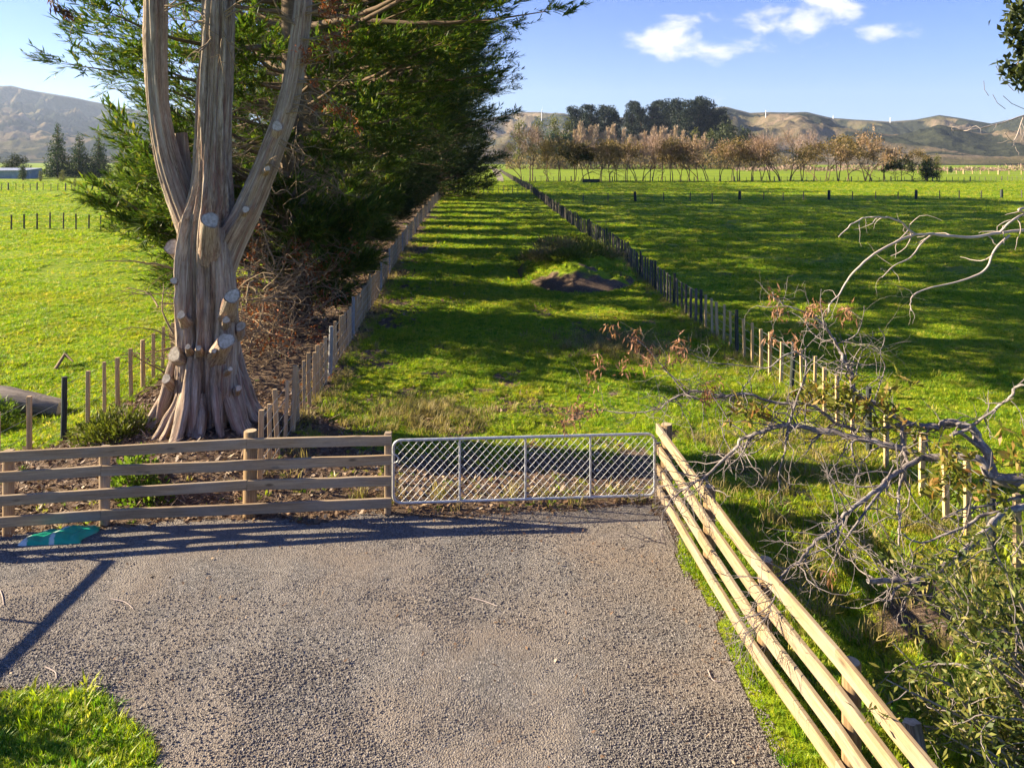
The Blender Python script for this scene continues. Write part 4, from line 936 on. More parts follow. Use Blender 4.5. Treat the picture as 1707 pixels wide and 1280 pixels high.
# water trough by the far fence
tr0 = G(985, 304.5); th = thing('water_trough', 'low dark concrete trough by the far tree row, near the corner of the lane fence', 'trough', tr0)
mb = MB(); L_, W_, H_, tk_ = 4.2, 1.3, .85, .14
for (a, b) in (((-L_ / 2, -W_ / 2), (L_ / 2, -W_ / 2)), ((-L_ / 2, W_ / 2), (L_ / 2, W_ / 2))): beam(mb, (tr0[0] + a[0], tr0[1] + a[1], H_ / 2), (tr0[0] + b[0], tr0[1] + b[1], H_ / 2), tk_, H_, .03)
for sx in (-1, 1): beam(mb, (tr0[0] + sx * (L_ / 2 - .08), tr0[1] - W_ / 2 + .075, H_ / 2), (tr0[0] + sx * (L_ / 2 - .08), tr0[1] + W_ / 2 - .075, H_ / 2), tk_, H_ - .02, .03)
mb.build('tank', M['darkpost'], th)
mb = MB(); mb.add([(tr0[0] + a * (L_ / 2 - .1), tr0[1] + b * (W_ / 2 - .08), .68) for a, b in ((-1, -1), (1, -1), (1, 1), (-1, 1))], [[0, 1, 2, 3]]); mb.build('water', NT('trough_water').pbr((.02, .03, .03), .1, spec=.5), th)

# ------------------------------------------------------------------ small foreground things
# fallen log
lg = thing('fallen_log', 'thick grey weathered log lying in the grass behind the short batten fence', 'log', (-11, 16.2, .2))
mb = MB(); tube(mb, spline([(-12.9, 16.5, .30), (-11.8, 16.3, .27), (-10.9, 16.15, .24), (-9.75, 16.0, .14)], 60), np.interp(np.linspace(0, 1, 60), [0, .6, 1], [.30, .27, .17]), 40, capmat=1,
     mod=lambda an, al: 1 + .06 * np.cos(4 * an + al) + .14 * (vn(an * 3, al * 1.2, 3) - .5) + .10 * (vn(an * 9, al * 2, 4) - .5))
mb.build('wood', [m_bark('log_bark', [(.3, (.07, .06, .05)), (.6, (.30, .25, .21)), (.8, (.45, .40, .36))], (14, 14, 1.5), .9, .03), M['cut']], lg)
# green plastic sack
sk = thing('plastic_sack', 'flat green and white plastic sack lying under the bottom rail at the left', 'sack', (-6.75, 10.9, .05))
n = 44; uu, vv = np.meshgrid(np.linspace(-1, 1, n), np.linspace(-1, 1, 24)); ee = np.clip((1 - np.abs(uu)**4) * (1 - np.abs(vv)**3), 0, 1)**.5
sx = -6.62 + uu * .44 + .05 * np.sin(vv * 3); sy = 10.78 + vv * .23 + .04 * uu
szb = np.maximum(tz(sx, sy), gravel(sx, sy) * 0 + tz(sx, sy)) + .012
szt = szb + .62 * ee * (.10 + .06 * fbm(uu * 2.5 + 3, vv * 2, 8, 3) + .07 * np.abs(np.sin(uu * 3.4 + .9)) + .05 * (fbm(uu * 6, vv * 4, 9, 3) - .5))
i, j = np.meshgrid(np.arange(23), np.arange(n - 1), indexing='ij'); a = i * n + j; fq = np.stack([a, a + 1, a + n + 1, a + n], -1).reshape(-1, 4)
t = NT('sack_plastic'); v = t.attr('tex'); sx_ = t.n('SeparateXYZ', {0: v}).outputs[0]
st = t.ramp(t.math('ADD', sx_, t.math('MULTIPLY', t.noise(v, 4, 3), .25)), [(0.0, 0.0), (.02, 1.0), (.26, 1.0), (.28, 0.0), (.62, 0.0), (.64, .8), (.68, .8), (.70, 0.0)])
msack = t.pbr(t.mix(st, (.015, .34, .19), (.60, .64, .58)), .35, t.bump(t.noise(v, 9, 4), .6, .02), spec=.5)
mb = MB(); tx = np.stack([(uu + 1) / 2, (vv + 1) / 2, uu * 0], -1).reshape(-1, 3)
mb.add(np.stack([sx, sy, szt], -1).reshape(-1, 3), fq, 0, tx); mb.add(np.stack([sx, sy, szb - .006], -1).reshape(-1, 3), fq[:, ::-1], 0, tx); mb.build('bag', msack, sk)
# weathered stake by the right fence
wp = thing('old_post', 'split grey weathered old post leaning behind the right timber fence near the camera', 'post', (3.2, 5.9, 0))
mb = MB(); tube(mb, spline([(3.26, 5.55, -.2), (3.22, 5.72, .45), (3.17, 5.86, 1.05)], 20), np.linspace(.075, .06, 20), 20, capmat=1, mod=lambda an, al: 1 + .12 * np.cos(5 * an) + .3 * (vn(an * 4, al * 2, 6) - .5))
mb.build('wood', [m_wood('old_grey_wood', (.10, .09, .085), (.36, .33, .31), knots=False, grain=2), M['cut']], wp)
# leafy weeds and low green shrubs near the left fence
def leafy(name, label, cat, c, rx, rz, n, ll, lw, mat_, group=None, stems=14, up=.6):
    th = thing(name, label, cat, c, group); lf = MB(); sb = MB(); c = np.array(c, float)
    for k in range(stems):
        a = random.uniform(0, 6.28); q = random.uniform(.2, 1) * rx; tube(sb, [c + [0, 0, -.05], c + [q * .5 * math.cos(a), q * .5 * math.sin(a), rz * .6], c + [q * math.cos(a), q * math.sin(a), rz * random.uniform(.6, 1.1)]], [.008, .006, .003], 4, cap=False)
    u = nrm(rng.normal(size=(n, 3))); u[:, 2] = np.abs(u[:, 2]); rr = rng.random(n)**.4; b = c + u * rr[:, None] * np.array([rx, rx * .8, rz]) * (.75 + .5 * vn(u[:, 0] * 4, u[:, 1] * 4 + u[:, 2] * 3, 3))[:, None]
    kites(lf, b, u + rng.normal(size=(n, 3)) * .6 + np.array([0, 0, up]), rng.uniform(.6, 1.2, n) * ll, rng.uniform(.7, 1.2, n) * lw, 0, .2)
    sb.build('stems', M['deadwood'], th); lf.build('leaves', mat_, th); return th
leafy('green_shrub', 'low mossy yellow-green shrub spreading left of the big trunk base', 'shrub', (-7.55, 14.2, .15), .85, .48, 2600, .13, .035, M['moss'])
leafy('leafy_weed', 'bright green leafy weed behind the second rail post, left of the litter bank', 'weed', (-6.15, 12.0, .0), .42, .75, 700, .11, .06, M['weed'])
leafy('leafy_weed', 'small leafy weed at the foot of the litter bank behind the bottom rail', 'weed', (-5.75, 11.75, .0), .40, .32, 420, .10, .05, M['weed'])
leafy('green_shrub', 'dense dark green clump at the foot of the log in the left paddock', 'shrub', (-11.1, 15.3, .0), .8, .5, 1500, .14, .03, M['weed'])
bank_s = [(1.6, 35.6, 1.1, 1.0), (2.7, 34.6, 1.0, .8), (2.2, 37.4, 1.3, 1.2), (3.6, 36.4, 1.2, .9), (3.4, 39.2, 1.4, 1.2), (4.6, 37.6, 1.1, .9), (4.4, 41, 1.2, 1.0), (1.1, 38.6, 1.0, .8)]
labs = ['dry brown-tipped weed clump on the left shoulder of the earth bank', 'weed clump at the front edge of the earth bank above the bare soil', 'tallest weed clump on the crown of the earth bank', 'weed clump on the right shoulder of the earth bank', 'dark weed clump on the back of the earth bank',
        'low weed clump between the earth bank and the lane fence', 'farthest weed clump at the back of the earth bank by the fence', 'weed clump on the far left flank of the earth bank']
for (x, y, r, h), lab in zip(bank_s, labs):
    leafy('weed_clump', lab, 'weeds', (x, y, float(tz(x, y) + bank(x, y)) - .08), r, h * .5, 800, .26, .05, M['drystalk'] if r in (1.1, 1.3) else M['moss'], 'weeds on the earth bank')

# ------------------------------------------------------------------ leaning bare tree entering from the right
rt_ = thing('bare_tree', 'half-dead tree leaning in from the right edge, grey lichened limbs and curled brown leaves', 'tree', (8.6, 8.8, 0))
mb = MB(); tube(mb, spline([(8.7, 8.9, -.2), (8.5, 8.8, 1.5), (8.4, 8.7, 3.2), (8.0, 8.2, 5.2), (7.9, 7.6, 7.4)], 50), np.linspace(.30, .12, 50), 28, mod=lambda an, al: 1 + .08 * np.cos(4 * an + al) + .15 * (vn(an * 5, al * 2, 6) - .5)); mb.build('trunk', M['lichen'], rt_)
TR2 = np.array([8.45, 8.75, 2.0]); TR3 = np.array([8.05, 8.3, 5.0])
limbs = [
 ('A', TR2, [(1707, 813, 9.0), (1644, 754, 9.2), (1626, 722, 9.3), (1588, 705, 9.4), (1560, 712, 9.5), (1518, 705, 9.6), (1457, 672, 9.8), (1424, 651, 9.9), (1419, 623, 10), (1405, 597, 10), (1394, 574, 10.1), (1380, 553, 10.1), (1359, 530, 10.2), (1310, 508, 10.3), (1285, 488, 10.4)], .105, .007),
 ('B', TR2, [(1690, 800, 8.8), (1630, 764, 8.9), (1541, 761, 9.1), (1499, 747, 9.2), (1466, 738, 9.3), (1438, 731, 9.4), (1389, 719, 9.5), (1337, 712, 9.6), (1307, 708, 9.6), (1270, 720, 9.6), (1238, 731, 9.6), (1218, 755, 9.6), (1171, 793, 9.6), (1156, 805, 9.55), (1135, 819, 9.5), (1112, 842, 9.45), (1104, 880, 9.4), (1112, 915, 9.4)], .085, .006),
 ('C', None, [(1518, 705, 9.6), (1450, 718, 9.75), (1415, 712, 9.8), (1389, 703, 9.85), (1352, 676, 9.9), (1288, 670, 10), (1244, 655, 10), (1212, 660, 10.1), (1159, 652, 10.2), (1124, 663, 10.2), (1109, 673, 10.3), (1092, 683, 10.3), (1039, 688, 10.4), (1001, 682, 10.5), (966, 690, 10.5)], .045, .006),
 ('C2', None, [(1212, 660, 10.1), (1165, 665, 10.2), (1141, 652, 10.2), (1118, 626, 10.3), (1100, 605, 10.4), (1077, 579, 10.5), (1056, 562, 10.5)], .018, .005),
 ('C3', None, [(1311, 731, 9.6), (1317, 702, 9.6), (1329, 664, 9.7), (1341, 629, 9.8), (1344, 603, 9.9), (1329, 588, 10), (1305, 594, 10), (1282, 613, 10), (1253, 611, 10.1), (1188, 605, 10.2), (1171, 598, 10.3), (1141, 586, 10.3)], .026, .005),
 ('D', None, [(1317, 702, 9.6), (1311, 731, 9.55), (1308, 755, 9.5), (1297, 793, 9.5), (1300, 815, 9.45), (1282, 836, 9.4)], .022, .006),
 ('D2', None, [(1457, 672, 9.8), (1438, 700, 9.7), (1423, 730, 9.6), (1400, 762, 9.5), (1390, 775, 9.5), (1340, 762, 9.5)], .016, .005),
 ('D3', None, [(1466, 738, 9.3), (1423, 735, 9.3), (1424, 765, 9.2), (1432, 785, 9.2), (1425, 805, 9.15), (1437, 835, 9.1)], .018, .006),
 ('E', None, [(1504, 705, 9.5), (1506, 747, 9.2), (1513, 771, 9.0), (1504, 794, 8.8), (1499, 818, 8.6), (1498, 850, 8.4), (1500, 870, 8.3), (1498, 894, 8.2), (1508, 950, 8.1), (1510, 968, 8.0)], .030, .010),
 ('F', None, [(1541, 761, 9.1), (1518, 775, 8.9), (1490, 790, 8.7), (1471, 808, 8.5), (1438, 836, 8.3), (1410, 857, 8.1), (1397, 875, 8.0), (1356, 905, 7.9), (1341, 927, 7.8), (1307, 954, 7.7), (1298, 975, 7.6), (1285, 1010, 7.5), (1275, 1031, 7.4), (1237, 1055, 7.3)], .052, .005),
 ('F2', None, [(1476, 808, 8.5), (1455, 835, 8.3), (1430, 870, 8.1), (1405, 905, 8.0), (1385, 945, 7.9), (1372, 965, 7.9)], .024, .006),
 ('F3', None, [(1397, 875, 8.0), (1392, 905, 7.9), (1345, 928, 7.8), (1352, 955, 7.7), (1367, 985, 7.6)], .016, .005),
 ('G', TR2, [(1707, 847, 8.3), (1678, 852, 8.2), (1644, 882, 8.0), (1618, 912, 7.9), (1584, 939, 7.8), (1547, 957, 7.7), (1517, 971, 7.6), (1487, 967, 7.6), (1447, 967, 7.5)], .062, .030),
 ('G2', None, [(1517, 971, 7.6), (1494, 980, 7.5), (1484, 1000, 7.4), (1465, 997, 7.4)], .022, .01),
 ('H', TR2, [(1700, 830, 8.6), (1652, 841, 8.6), (1607, 849, 8.6), (1569, 866, 8.5)], .030, .012),
 ('I', None, [(1678, 852, 8.2), (1637, 860, 8.2), (1607, 879, 8.1), (1577, 890, 8.0), (1547, 903, 8.0), (1521, 901, 7.9), (1505, 888, 7.9)], .026, .008),
 ('J', None, [(1644, 754, 9.2), (1600, 722, 9.2), (1586, 726, 9.1), (1612, 715, 9.1), (1633, 701, 9.0), (1668, 675, 8.9), (1687, 658, 8.8), (1691, 647, 8.8), (1707, 642, 8.7), (1725, 640, 8.7)], .036, .015),
 ('K', None, [(1394, 574, 10.1), (1425, 560, 10), (1437, 535, 10), (1441, 510, 10)], .012, .005),
 ('L', None, [(1457, 672, 9.8), (1467, 640, 9.8), (1475, 610, 9.8), (1467, 590, 9.8), (1475, 565, 9.8), (1465, 545, 9.8)], .014, .005),
 ('U', TR3, [(1760, 380, 6.4), (1707, 384, 6.2), (1663, 389, 6.1), (1619, 396, 6.0), (1555, 391, 5.9), (1525, 389, 5.85), (1501, 370, 5.8), (1480, 363, 5.75), (1459, 362, 5.7), (1438, 364, 5.7), (1417, 376, 5.65), (1398, 395, 5.6)], .021, .0045),
 ('U2', None, [(1525, 390, 5.85), (1494, 403, 5.8), (1457, 424, 5.75), (1429, 448, 5.7), (1412, 469, 5.7), (1398, 492, 5.65), (1384, 506, 5.6), (1381, 521, 5.6)], .014, .005),
 ('U3', None, [(1553, 391, 5.9), (1537, 405, 5.9), (1518, 429, 5.85), (1492, 442, 5.8), (1471, 462, 5.75)], .010, .004),
 ('U4', None, [(1682, 392, 6.1), (1658, 417, 6.05), (1642, 450, 6), (1602, 468, 5.95), (1551, 480, 5.9), (1525, 490, 5.85), (1518, 504, 5.85), (1519, 519, 5.8)], .013, .004),
 ('U5', TR3, [(1740, 345, 6.3), (1707, 357, 6.2), (1687, 368, 6.1), (1665, 389, 6.1)], .016, .010),
 ('V', TR3, [(1780, 172, 6.3), (1707, 193, 6.1), (1661, 208, 6.0), (1617, 217, 5.9), (1588, 217, 5.85)], .012, .004),
 ('V2', None, [(1707, 193, 6.1), (1690, 235, 6.05), (1675, 222, 6.0)], .007, .004)]
tips = {}
for nm, root, pts, r0, r1 in limbs:
    p = [P(*q) for q in pts]
    if root is not None: p = [root] + p
    r0, r1 = r0 * (.66 if r0 > .03 else .8), r1 * .8
    n = len(p) * 9; S = spline(p, n); S = S + (np.stack([vn(np.arange(n) * .35, np.full(n, k * 9.1 + len(nm)), 7) for k in range(3)], -1) - .5) * r0 * .7
    pale = nm[0] in 'UV'; rr = r0 + (r1 - r0) * np.linspace(0, 1, n)**.8
    mb = MB(); tube(mb, S, rr, 10 if r0 > .03 else 7, mod=lambda an, al: 1 + .22 * (vn(an * 2.5, al * 14, 4) - .5) + .10 * np.cos(3 * an + al * 4))
    # side twigs
    cnt = {'A': 50, 'B': 70, 'C': 70, 'F': 50, 'G': 16, 'U': 10, 'U2': 5, 'U4': 4, 'C3': 22, 'C2': 14}.get(nm, 6 if pale else 9)
    tg_n = nrm(np.gradient(S, axis=0))
    for k in range(cnt):
        i = random.randint(n // 4 if root is not None else n // 8, n - 2); d0 = tg_n[i] * .5 + rng.normal(size=3) * np.array([.8, .6, .8]) + np.array([0, 0, -.25])
        L = random.uniform(.12, .34) if pale else random.uniform(.25, .85); rt0 = min(rr[i] * .6, .012) * random.uniform(.6, 1.1)
        pp, dv = twig(mb, S[i], d0, L, rt0, 6, .32, -.05 if not pale else .16, 5)
        if not pale:
            for s in range(2):
                q = random.randint(2, 5); p2, _ = twig(mb, pp[q], dv[q] + rng.normal(size=3) * .7, L * .5, rt0 * .5, 5, .35, -.02, 4); tips.setdefault(nm, []).append(p2[-1])
        tips.setdefault(nm, []).append(pp[-1])
    if nm in ('B', 'F'):                    # fans of fine dark twigs at the drooping ends
        for k in range(16):
            i = random.randint(int(n * .72), n - 1)
            pp, dv = twig(mb, S[i], np.array([-.8, -.1, -.15]) + rng.normal(size=3) * .5, random.uniform(.4, 1.0), .006, 8, .25, .03, 4)
            for s in range(3): q = random.randint(2, 6); twig(mb, pp[q], dv[q] + rng.normal(size=3) * .6, .3, .0035, 4, .3, .03, 4)
    mb.build('branch', M['palebark'] if pale else M['lichen'], rt_)
lf = MB()
curls = [(1077, 600, 10.3), (1056, 560, 10.5), (1022, 548, 10.6), (1130, 572, 10.3), (1140, 580, 10.2), (1085, 590, 10.4), (985, 625, 10.6), (998, 600, 10.6), (965, 675, 10.5), (940, 703, 10.5), (990, 680, 10.5), (1175, 665, 10.1), (1190, 640, 10.1), (1180, 655, 10.1), (1040, 605, 10.4),
         (1345, 518, 10.2), (1365, 512, 10.2), (1322, 570, 10.2), (1285, 560, 10), (1415, 516, 5.7), (1412, 522, 5.7), (1298, 517, 10.4), (1385, 957, 7.8), (1360, 515, 10.2), (1062, 570, 10.5), (1120, 590, 10.3), (952, 690, 10.5), (1290, 490, 10.4)]
for px, py, d in curls:
    c = P(px, py, d); s = d / 10.3; m_ = 26; b = c + rng.normal(size=(m_, 3)) * np.array([.05, .05, .075]) * s
    kites(lf, b, rng.normal(size=(m_, 3)) * .7 + np.array([0, 0, -.9]), rng.uniform(.07, .15, m_) * s, .022 * s, 0, .5)
lf.build('curled_leaves', M['curl'], rt_)
lf = MB()
def rosette(c, m_, L, w_):
    kites(lf, np.repeat(c[None], m_, 0) + rng.normal(size=(m_, 3)) * .02, rng.normal(size=(m_, 3)) + np.array([0, -.2, .35]), rng.uniform(.6, 1.2, m_) * L, w_, 0, .2, mid=.55)
for (px, py, sx, sy, d, k) in [(1375, 655, 32, 18, 9.7, 16), (1345, 650, 20, 16, 9.8, 8), (1395, 670, 28, 12, 9.7, 10), (1445, 678, 30, 14, 9.5, 10), (1260, 690, 26, 14, 9.7, 12), (1235, 700, 22, 10, 9.7, 6), (1480, 700, 25, 18, 9.4, 10), (1500, 650, 22, 14, 9.3, 7),
                               (1575, 770, 26, 26, 8.7, 14), (1610, 790, 30, 25, 8.6, 10), (1560, 815, 18, 18, 8.5, 7), (1650, 830, 30, 20, 8.4, 9), (1690, 780, 25, 30, 8.6, 10), (1530, 730, 20, 18, 9.2, 5)]:
    for q in range(k): rosette(P(px + random.gauss(0, sx * .6), py + random.gauss(0, sy * .6), d + random.gauss(0, .12)), 7, .15, .045)
lf.build('leaves', M['treeleaf'], rt_)
lf = MB(); sb = MB()
for px, py, s in [(1695, 30, 20), (1705, 75, 16), (1690, 118, 18), (1705, 130, 20), (1700, 8, 22), (1712, 100, 18), (1692, 55, 12)]:
    m_ = 70; b = P(px, py, 5.6) + rng.normal(size=(m_, 3)) * s * .5 * 5.6 / F; kites(lf, b, rng.normal(size=(m_, 3)), rng.uniform(.05, .09, m_), .035, 0, .2, mid=.5)
tube(sb, [TR3, P(1760, 60, 5.9), P(1715, 60, 5.7), P(1692, 118, 5.6)], [.03, .015, .01, .004], 6); tube(sb, [P(1760, 60, 5.9), P(1700, 10, 5.6)], [.012, .004], 5)
for (a, b) in (((1640, 135), (1648, 160)), ((1655, 158), (1676, 182)), ((1672, 160), (1707, 182)), ((1660, 110), (1690, 152))): tube(sb, [P(*a, 5.7), P((a[0] + b[0]) / 2 - 3, (a[1] + b[1]) / 2 + 2, 5.7), P(*b, 5.7)], .0025, 4)
sb.build('branch', M['lichen'], rt_); lf.build('hanging_leaves', M['bush'], rt_)

# leafy evergreen shrub filling the lower right corner
sr = thing('evergreen_shrub', 'dense twiggy shrub with narrow olive leaves filling the lower right corner', 'shrub', (4.9, 6.4, 0))
sb = MB(); cl_ = []; root = np.array([5.0, 6.1, -.1])
for k in range(52):
    px = 1707 + random.gauss(-85, 110); py = random.gauss(1110, 115)
    if px < 1470 + max(0, 960 - py) * .9 or px < 1395 + max(0, (1230 - py)) * .45: px = 1640 + random.uniform(-60, 120)
    if py > 1240: py = random.uniform(1120, 1290)
    d = random.uniform(5.6, 7.4); e = P(px, max(py, 880), d); e[2] = max(e[2], .25)
    m_ = root * .5 + e * .5 + np.array([0, 0, .25]) + rng.normal(size=3) * .12; S = spline([root + rng.normal(size=3) * .1, m_, e], 12)
    tube(sb, S, np.linspace(.024, .005, 12), 6, cap=False); cl_.append((S, e))
    for s in range(7):
        i = random.randint(4, 11); pp, dv = twig(sb, S[i], rng.normal(size=3) + np.array([-.3, 0, .2]), random.uniform(.25, .6), .006, 6, .25, 0, 4); cl_.append((pp, pp[-1]))
sb.build('stems', M['lichen'], sr)
lf = MB()
for S, e in cl_:
    m_ = random.randint(16, 30); t_ = rng.random(m_)**.6; k = np.minimum((t_ * (len(S) - 1)).astype(int), len(S) - 2); b = S[k] + (S[k + 1] - S[k]) * (t_ * (len(S) - 1) - k)[:, None]
    b = b + rng.normal(size=(m_, 3)) * .035; axis = nrm(S[-1] - S[-3])
    kites(lf, b, axis * .7 + rng.normal(size=(m_, 3)) * .75 + np.array([0, 0, .1]), rng.uniform(.065, .125, m_), rng.uniform(.018, .032, m_), 0, .25, mid=.5)
lf.build('leaves', M['shrubleaf'], sr)
# bush beside the road, out of the frame on the left: its shade falls across the near grass
leafy('green_shrub', 'shrub on the verge just outside the lower left corner', 'shrub', (-7.1, 7.2, 0), .8, 1.25, 2400, .12, .05, M['bush'])
# hanging sprig at the top left
hs_ = thing('cypress_sprig', 'dark reddish sprig hanging into the top left corner of the sky', 'twig', P(85, -60, 9.0))
mb = MB(); lf = MB(); S = spline([P(40, -120, 9.1), P(85, -40, 9.0), P(88, 5, 9.0), P(104, 20, 9.0), P(112, 24, 9.0)], 14); tube(mb, S, np.linspace(.012, .004, 14), 5)
m_ = 130; k = rng.integers(4, 14, m_); kites(lf, S[k] + rng.normal(size=(m_, 3)) * .03, nrm(np.gradient(S, axis=0))[k] + rng.normal(size=(m_, 3)) * .45, rng.uniform(.06, .13, m_), .02)
mb.build('stem', M['deadwood'], hs_); lf.build('foliage', m_leaf('sprig_leaf', [(0, (.03, .02, .015)), (1, (.12, .05, .03))]), hs_)

# ------------------------------------------------------------------ scattered stuff (instances on points)
def proto_col(name, builders, mat_):
    col = bpy.data.collections.new(name)
    for k, b in enumerate(builders):
        m_ = MB(); b(m_, k); o = m_.build(name, mat_); C.objects.unlink(o); col.objects.link(o)
    return col
def scatter(name, label, cat, pts, scl, col, nvar, tilt=.25, zs=None, rough_z=None):
    n = len(pts); me = bpy.data.meshes.new(name); me.vertices.add(n); me.vertices.foreach_set('co', np.asarray(pts, np.float32).ravel())
    a = me.attributes.new('scl', 'FLOAT_VECTOR', 'POINT'); s3 = np.stack([scl, scl, scl * (1 if zs is None else zs)], -1); a.data.foreach_set('vector', s3.astype(np.float32).ravel())
    a = me.attributes.new('rot', 'FLOAT_VECTOR', 'POINT'); r = rng.normal(size=(n, 3)) * tilt; r[:, 2] = rng.uniform(0, 6.28, n); a.data.foreach_set('vector', r.astype(np.float32).ravel())
    a = me.attributes.new('pick', 'INT', 'POINT'); a.data.foreach_set('value', rng.integers(0, nvar, n).astype(np.int32))
    o = bpy.data.objects.new(name, me); C.objects.link(o)
    ng = bpy.data.node_groups.new(name, 'GeometryNodeTree')
    ng.interface.new_socket('Geometry', in_out='INPUT', socket_type='NodeSocketGeometry'); ng.interface.new_socket('Geometry', in_out='OUTPUT', socket_type='NodeSocketGeometry')
    gi = ng.nodes.new('NodeGroupInput'); go = ng.nodes.new('NodeGroupOutput'); ip = ng.nodes.new('GeometryNodeInstanceOnPoints'); ci = ng.nodes.new('GeometryNodeCollectionInfo')
    ci.inputs['Collection'].default_value = col; ci.inputs['Separate Children'].default_value = True; ci.inputs['Reset Children'].default_value = True
    def na(nm, ty):
        q = ng.nodes.new('GeometryNodeInputNamedAttribute'); q.data_type = ty; q.inputs['Name'].default_value = nm
        return [s for s in q.outputs if s.enabled and s.name == 'Attribute'][0]
    L = ng.links.new; L(gi.outputs[0], ip.inputs['Points']); L(ci.outputs[0], ip.inputs['Instance']); ip.inputs['Pick Instance'].default_value = True
    L(na('pick', 'INT'), ip.inputs['Instance Index'])
    e2r = ng.nodes.new('FunctionNodeEulerToRotation'); L(na('rot', 'FLOAT_VECTOR'), e2r.inputs[0]); L(e2r.outputs[0], ip.inputs['Rotation'])
    L(na('scl', 'FLOAT_VECTOR'), ip.inputs['Scale']); L(ip.outputs[0], go.inputs[0])
    md = o.modifiers.new('scatter', 'NODES'); md.node_group = ng
    return tag(o, label, cat, kind='stuff')

def tuft_builder(nb, spread, h0, wid, lean):
    def b(mb, k):
        R = np.random.default_rng(900 + k + nb)
        for i in range(nb):
            a = R.uniform(0, 6.28); q = spread * R.random()**.6; base = np.array([q * math.cos(a), q * math.sin(a), -.08]); h = h0 * R.uniform(.5, 1.1)
            a2 = a + R.normal() * .8; ln = lean * R.uniform(.2, 1.2); dv = np.array([math.cos(a2), math.sin(a2), 0]); sd = np.array([-dv[1], dv[0], 0]); w_ = wid * R.uniform(.7, 1.3)
            p0 = base; p1 = base + dv * ln * .3 * h + [0, 0, h * .55]; p2 = base + dv * ln * h + [0, 0, h * R.uniform(.75, 1.0)]
            mb.add([p0 - sd * w_ / 2, p0 + sd * w_ / 2, p1 + sd * w_ * .42, p1 - sd * w_ * .42], [[0, 1, 2, 3]]); mb.add([p1 - sd * w_ * .42, p1 + sd * w_ * .42, p2], [[0, 1, 2]])
    return b
colg = proto_col('grass_tuft', [tuft_builder(26, .75, 1.0, .10, .8), tuft_builder(34, 1.0, .8, .10, 1.2), tuft_builder(18, .55, 1.25, .09, .55), tuft_builder(30, 1.15, .65, .12, 1.5)], M['grass'])
cold = proto_col('dry_tuft', [tuft_builder(20, .4, 1.2, .05, .7), tuft_builder(16, .6, 1.0, .05, 1.1)], M['drygrass'])

def region_pts(n, xlim, ylim, logd=True):
    """random points with density falling with distance; x range given as a share of distance"""
    if logd: y = ylim[0] * (ylim[1] / ylim[0])**rng.random(n)
    else: y = rng.uniform(ylim[0], ylim[1], n)
    return rng.uniform(xlim[0], xlim[1], n) * (y if logd else 1), y
P_ = []; S_ = []
def add_grass(x, y, s, keep):
    k = keep & ~((bank(x, y) > .04) & ((y < 32.2 + 3 * fbm(x, y, 57, 3)) | (rng.random(len(x)) < .35))); x, y, s = x[k], y[k], s[k]; z = tz(x, y); u = bank(x, y); P_.append(np.stack([x, y, np.where(u > 0, z + u - .03, z)], -1)); S_.append(s)
# near belt: everything from 5 to 30 m
y = np.sqrt(rng.uniform(3.2**2, 30.5**2, 360000)); x = rng.uniform(-.80, .78, 360000) * y
ok = (gravel(x, y) < -.02) 
dn = dirt(x, y); clump = fbm(x * 1.1, y * 1.1, 131, 3); ok &= rng.random(len(x)) < np.clip(1.05 - dn * 1.35, .015, 1) * (.35 + 1.1 * sstep(.3, .6, clump))
ok &= ~((x > linx(PADD_L, y) + .3) & (x < linx(LANE_L, y) - .3) & (rng.random(len(x)) > .10) & (y > 12.3))
s = (.045 + .07 * clump * rng.random(len(x))) * (1 + .5 * sstep(3, 5, x) * sstep(14, 10, y)) * (1 + .05 * (x < -2.4) * (y < 9)) * np.where(rng.random(len(x)) < .05, 1.9, 1)
s *= 1 + .9 * np.exp(-np.abs(x - linx(LANE_R, y)) / .35)
add_grass(x, y, s, ok)
# middle and far belts
for n, a, b, sc_ in ((150000, 30, 75, 1.0), (120000, 75, 200, 1.0)):
    x, y = region_pts(n, (-.95, .95), (a, b)); clump = fbm(x * .35, y * .5, 141, 4); dn = dirt(x, y)
    inrow = (x > linx(PADD_L, y)) & (x < linx(LANE_L, y)) & (y < 122)
    ok = (rng.random(n) < (.25 + 1.2 * sstep(.35, .6, clump)) * np.clip(1 - dn * 1.2, .03, 1)) & ~(inrow & (rng.random(n) > .05))
    s = y / 30 * .085 * (.6 + .9 * clump) * rng.uniform(.7, 1.3, n); s = np.minimum(s * np.where(rng.random(n) < .06, 1.6, 1), .4)
    add_grass(x, y, s, ok)
pts = np.concatenate(P_); sc3 = np.concatenate(S_)
far_flat = np.where(pts[:, 1] > 30, np.clip(1.0 - (pts[:, 1] - 30) / 90, .42, 1), 1.0)
scatter('grass', 'short bright green pasture grass over the lane and both paddocks', 'grass', pts, sc3, colg, 4, .18, far_flat)
# dry bleached grass along fences, by the gate, on the bank and in the rough
xa, ya = [], []
def dr(n, fx): 
    q = fx(n); xa.append(q[0]); ya.append(q[1])
dr(900, lambda n: (lambda y: (linx(LANE_R, y) + rng.normal(0, .35, n), y))(rng.uniform(8, 45, n)))
dr(420, lambda n: (lambda y: (linx(LANE_L, y) + .25 + rng.normal(0, .25, n), y))(rng.uniform(12.5, 50, n)))
dr(380, lambda n: (rng.normal(3.0, 1.0, n), rng.normal(22.0, 1.0, n)))
dr(330, lambda n: (rng.uniform(3.3, 6.4, n), rng.uniform(8.5, 15, n)))
dr(50, lambda n: (rng.uniform(-2.5, 2.2, n), rng.normal(12.0, .25, n)))
dr(300, lambda n: (rng.normal(-2.0, .7, n), rng.normal(15.8, .6, n)))
x, y = np.concatenate(xa), np.concatenate(ya); ok = gravel(x, y) < -.05; x, y = x[ok], y[ok]
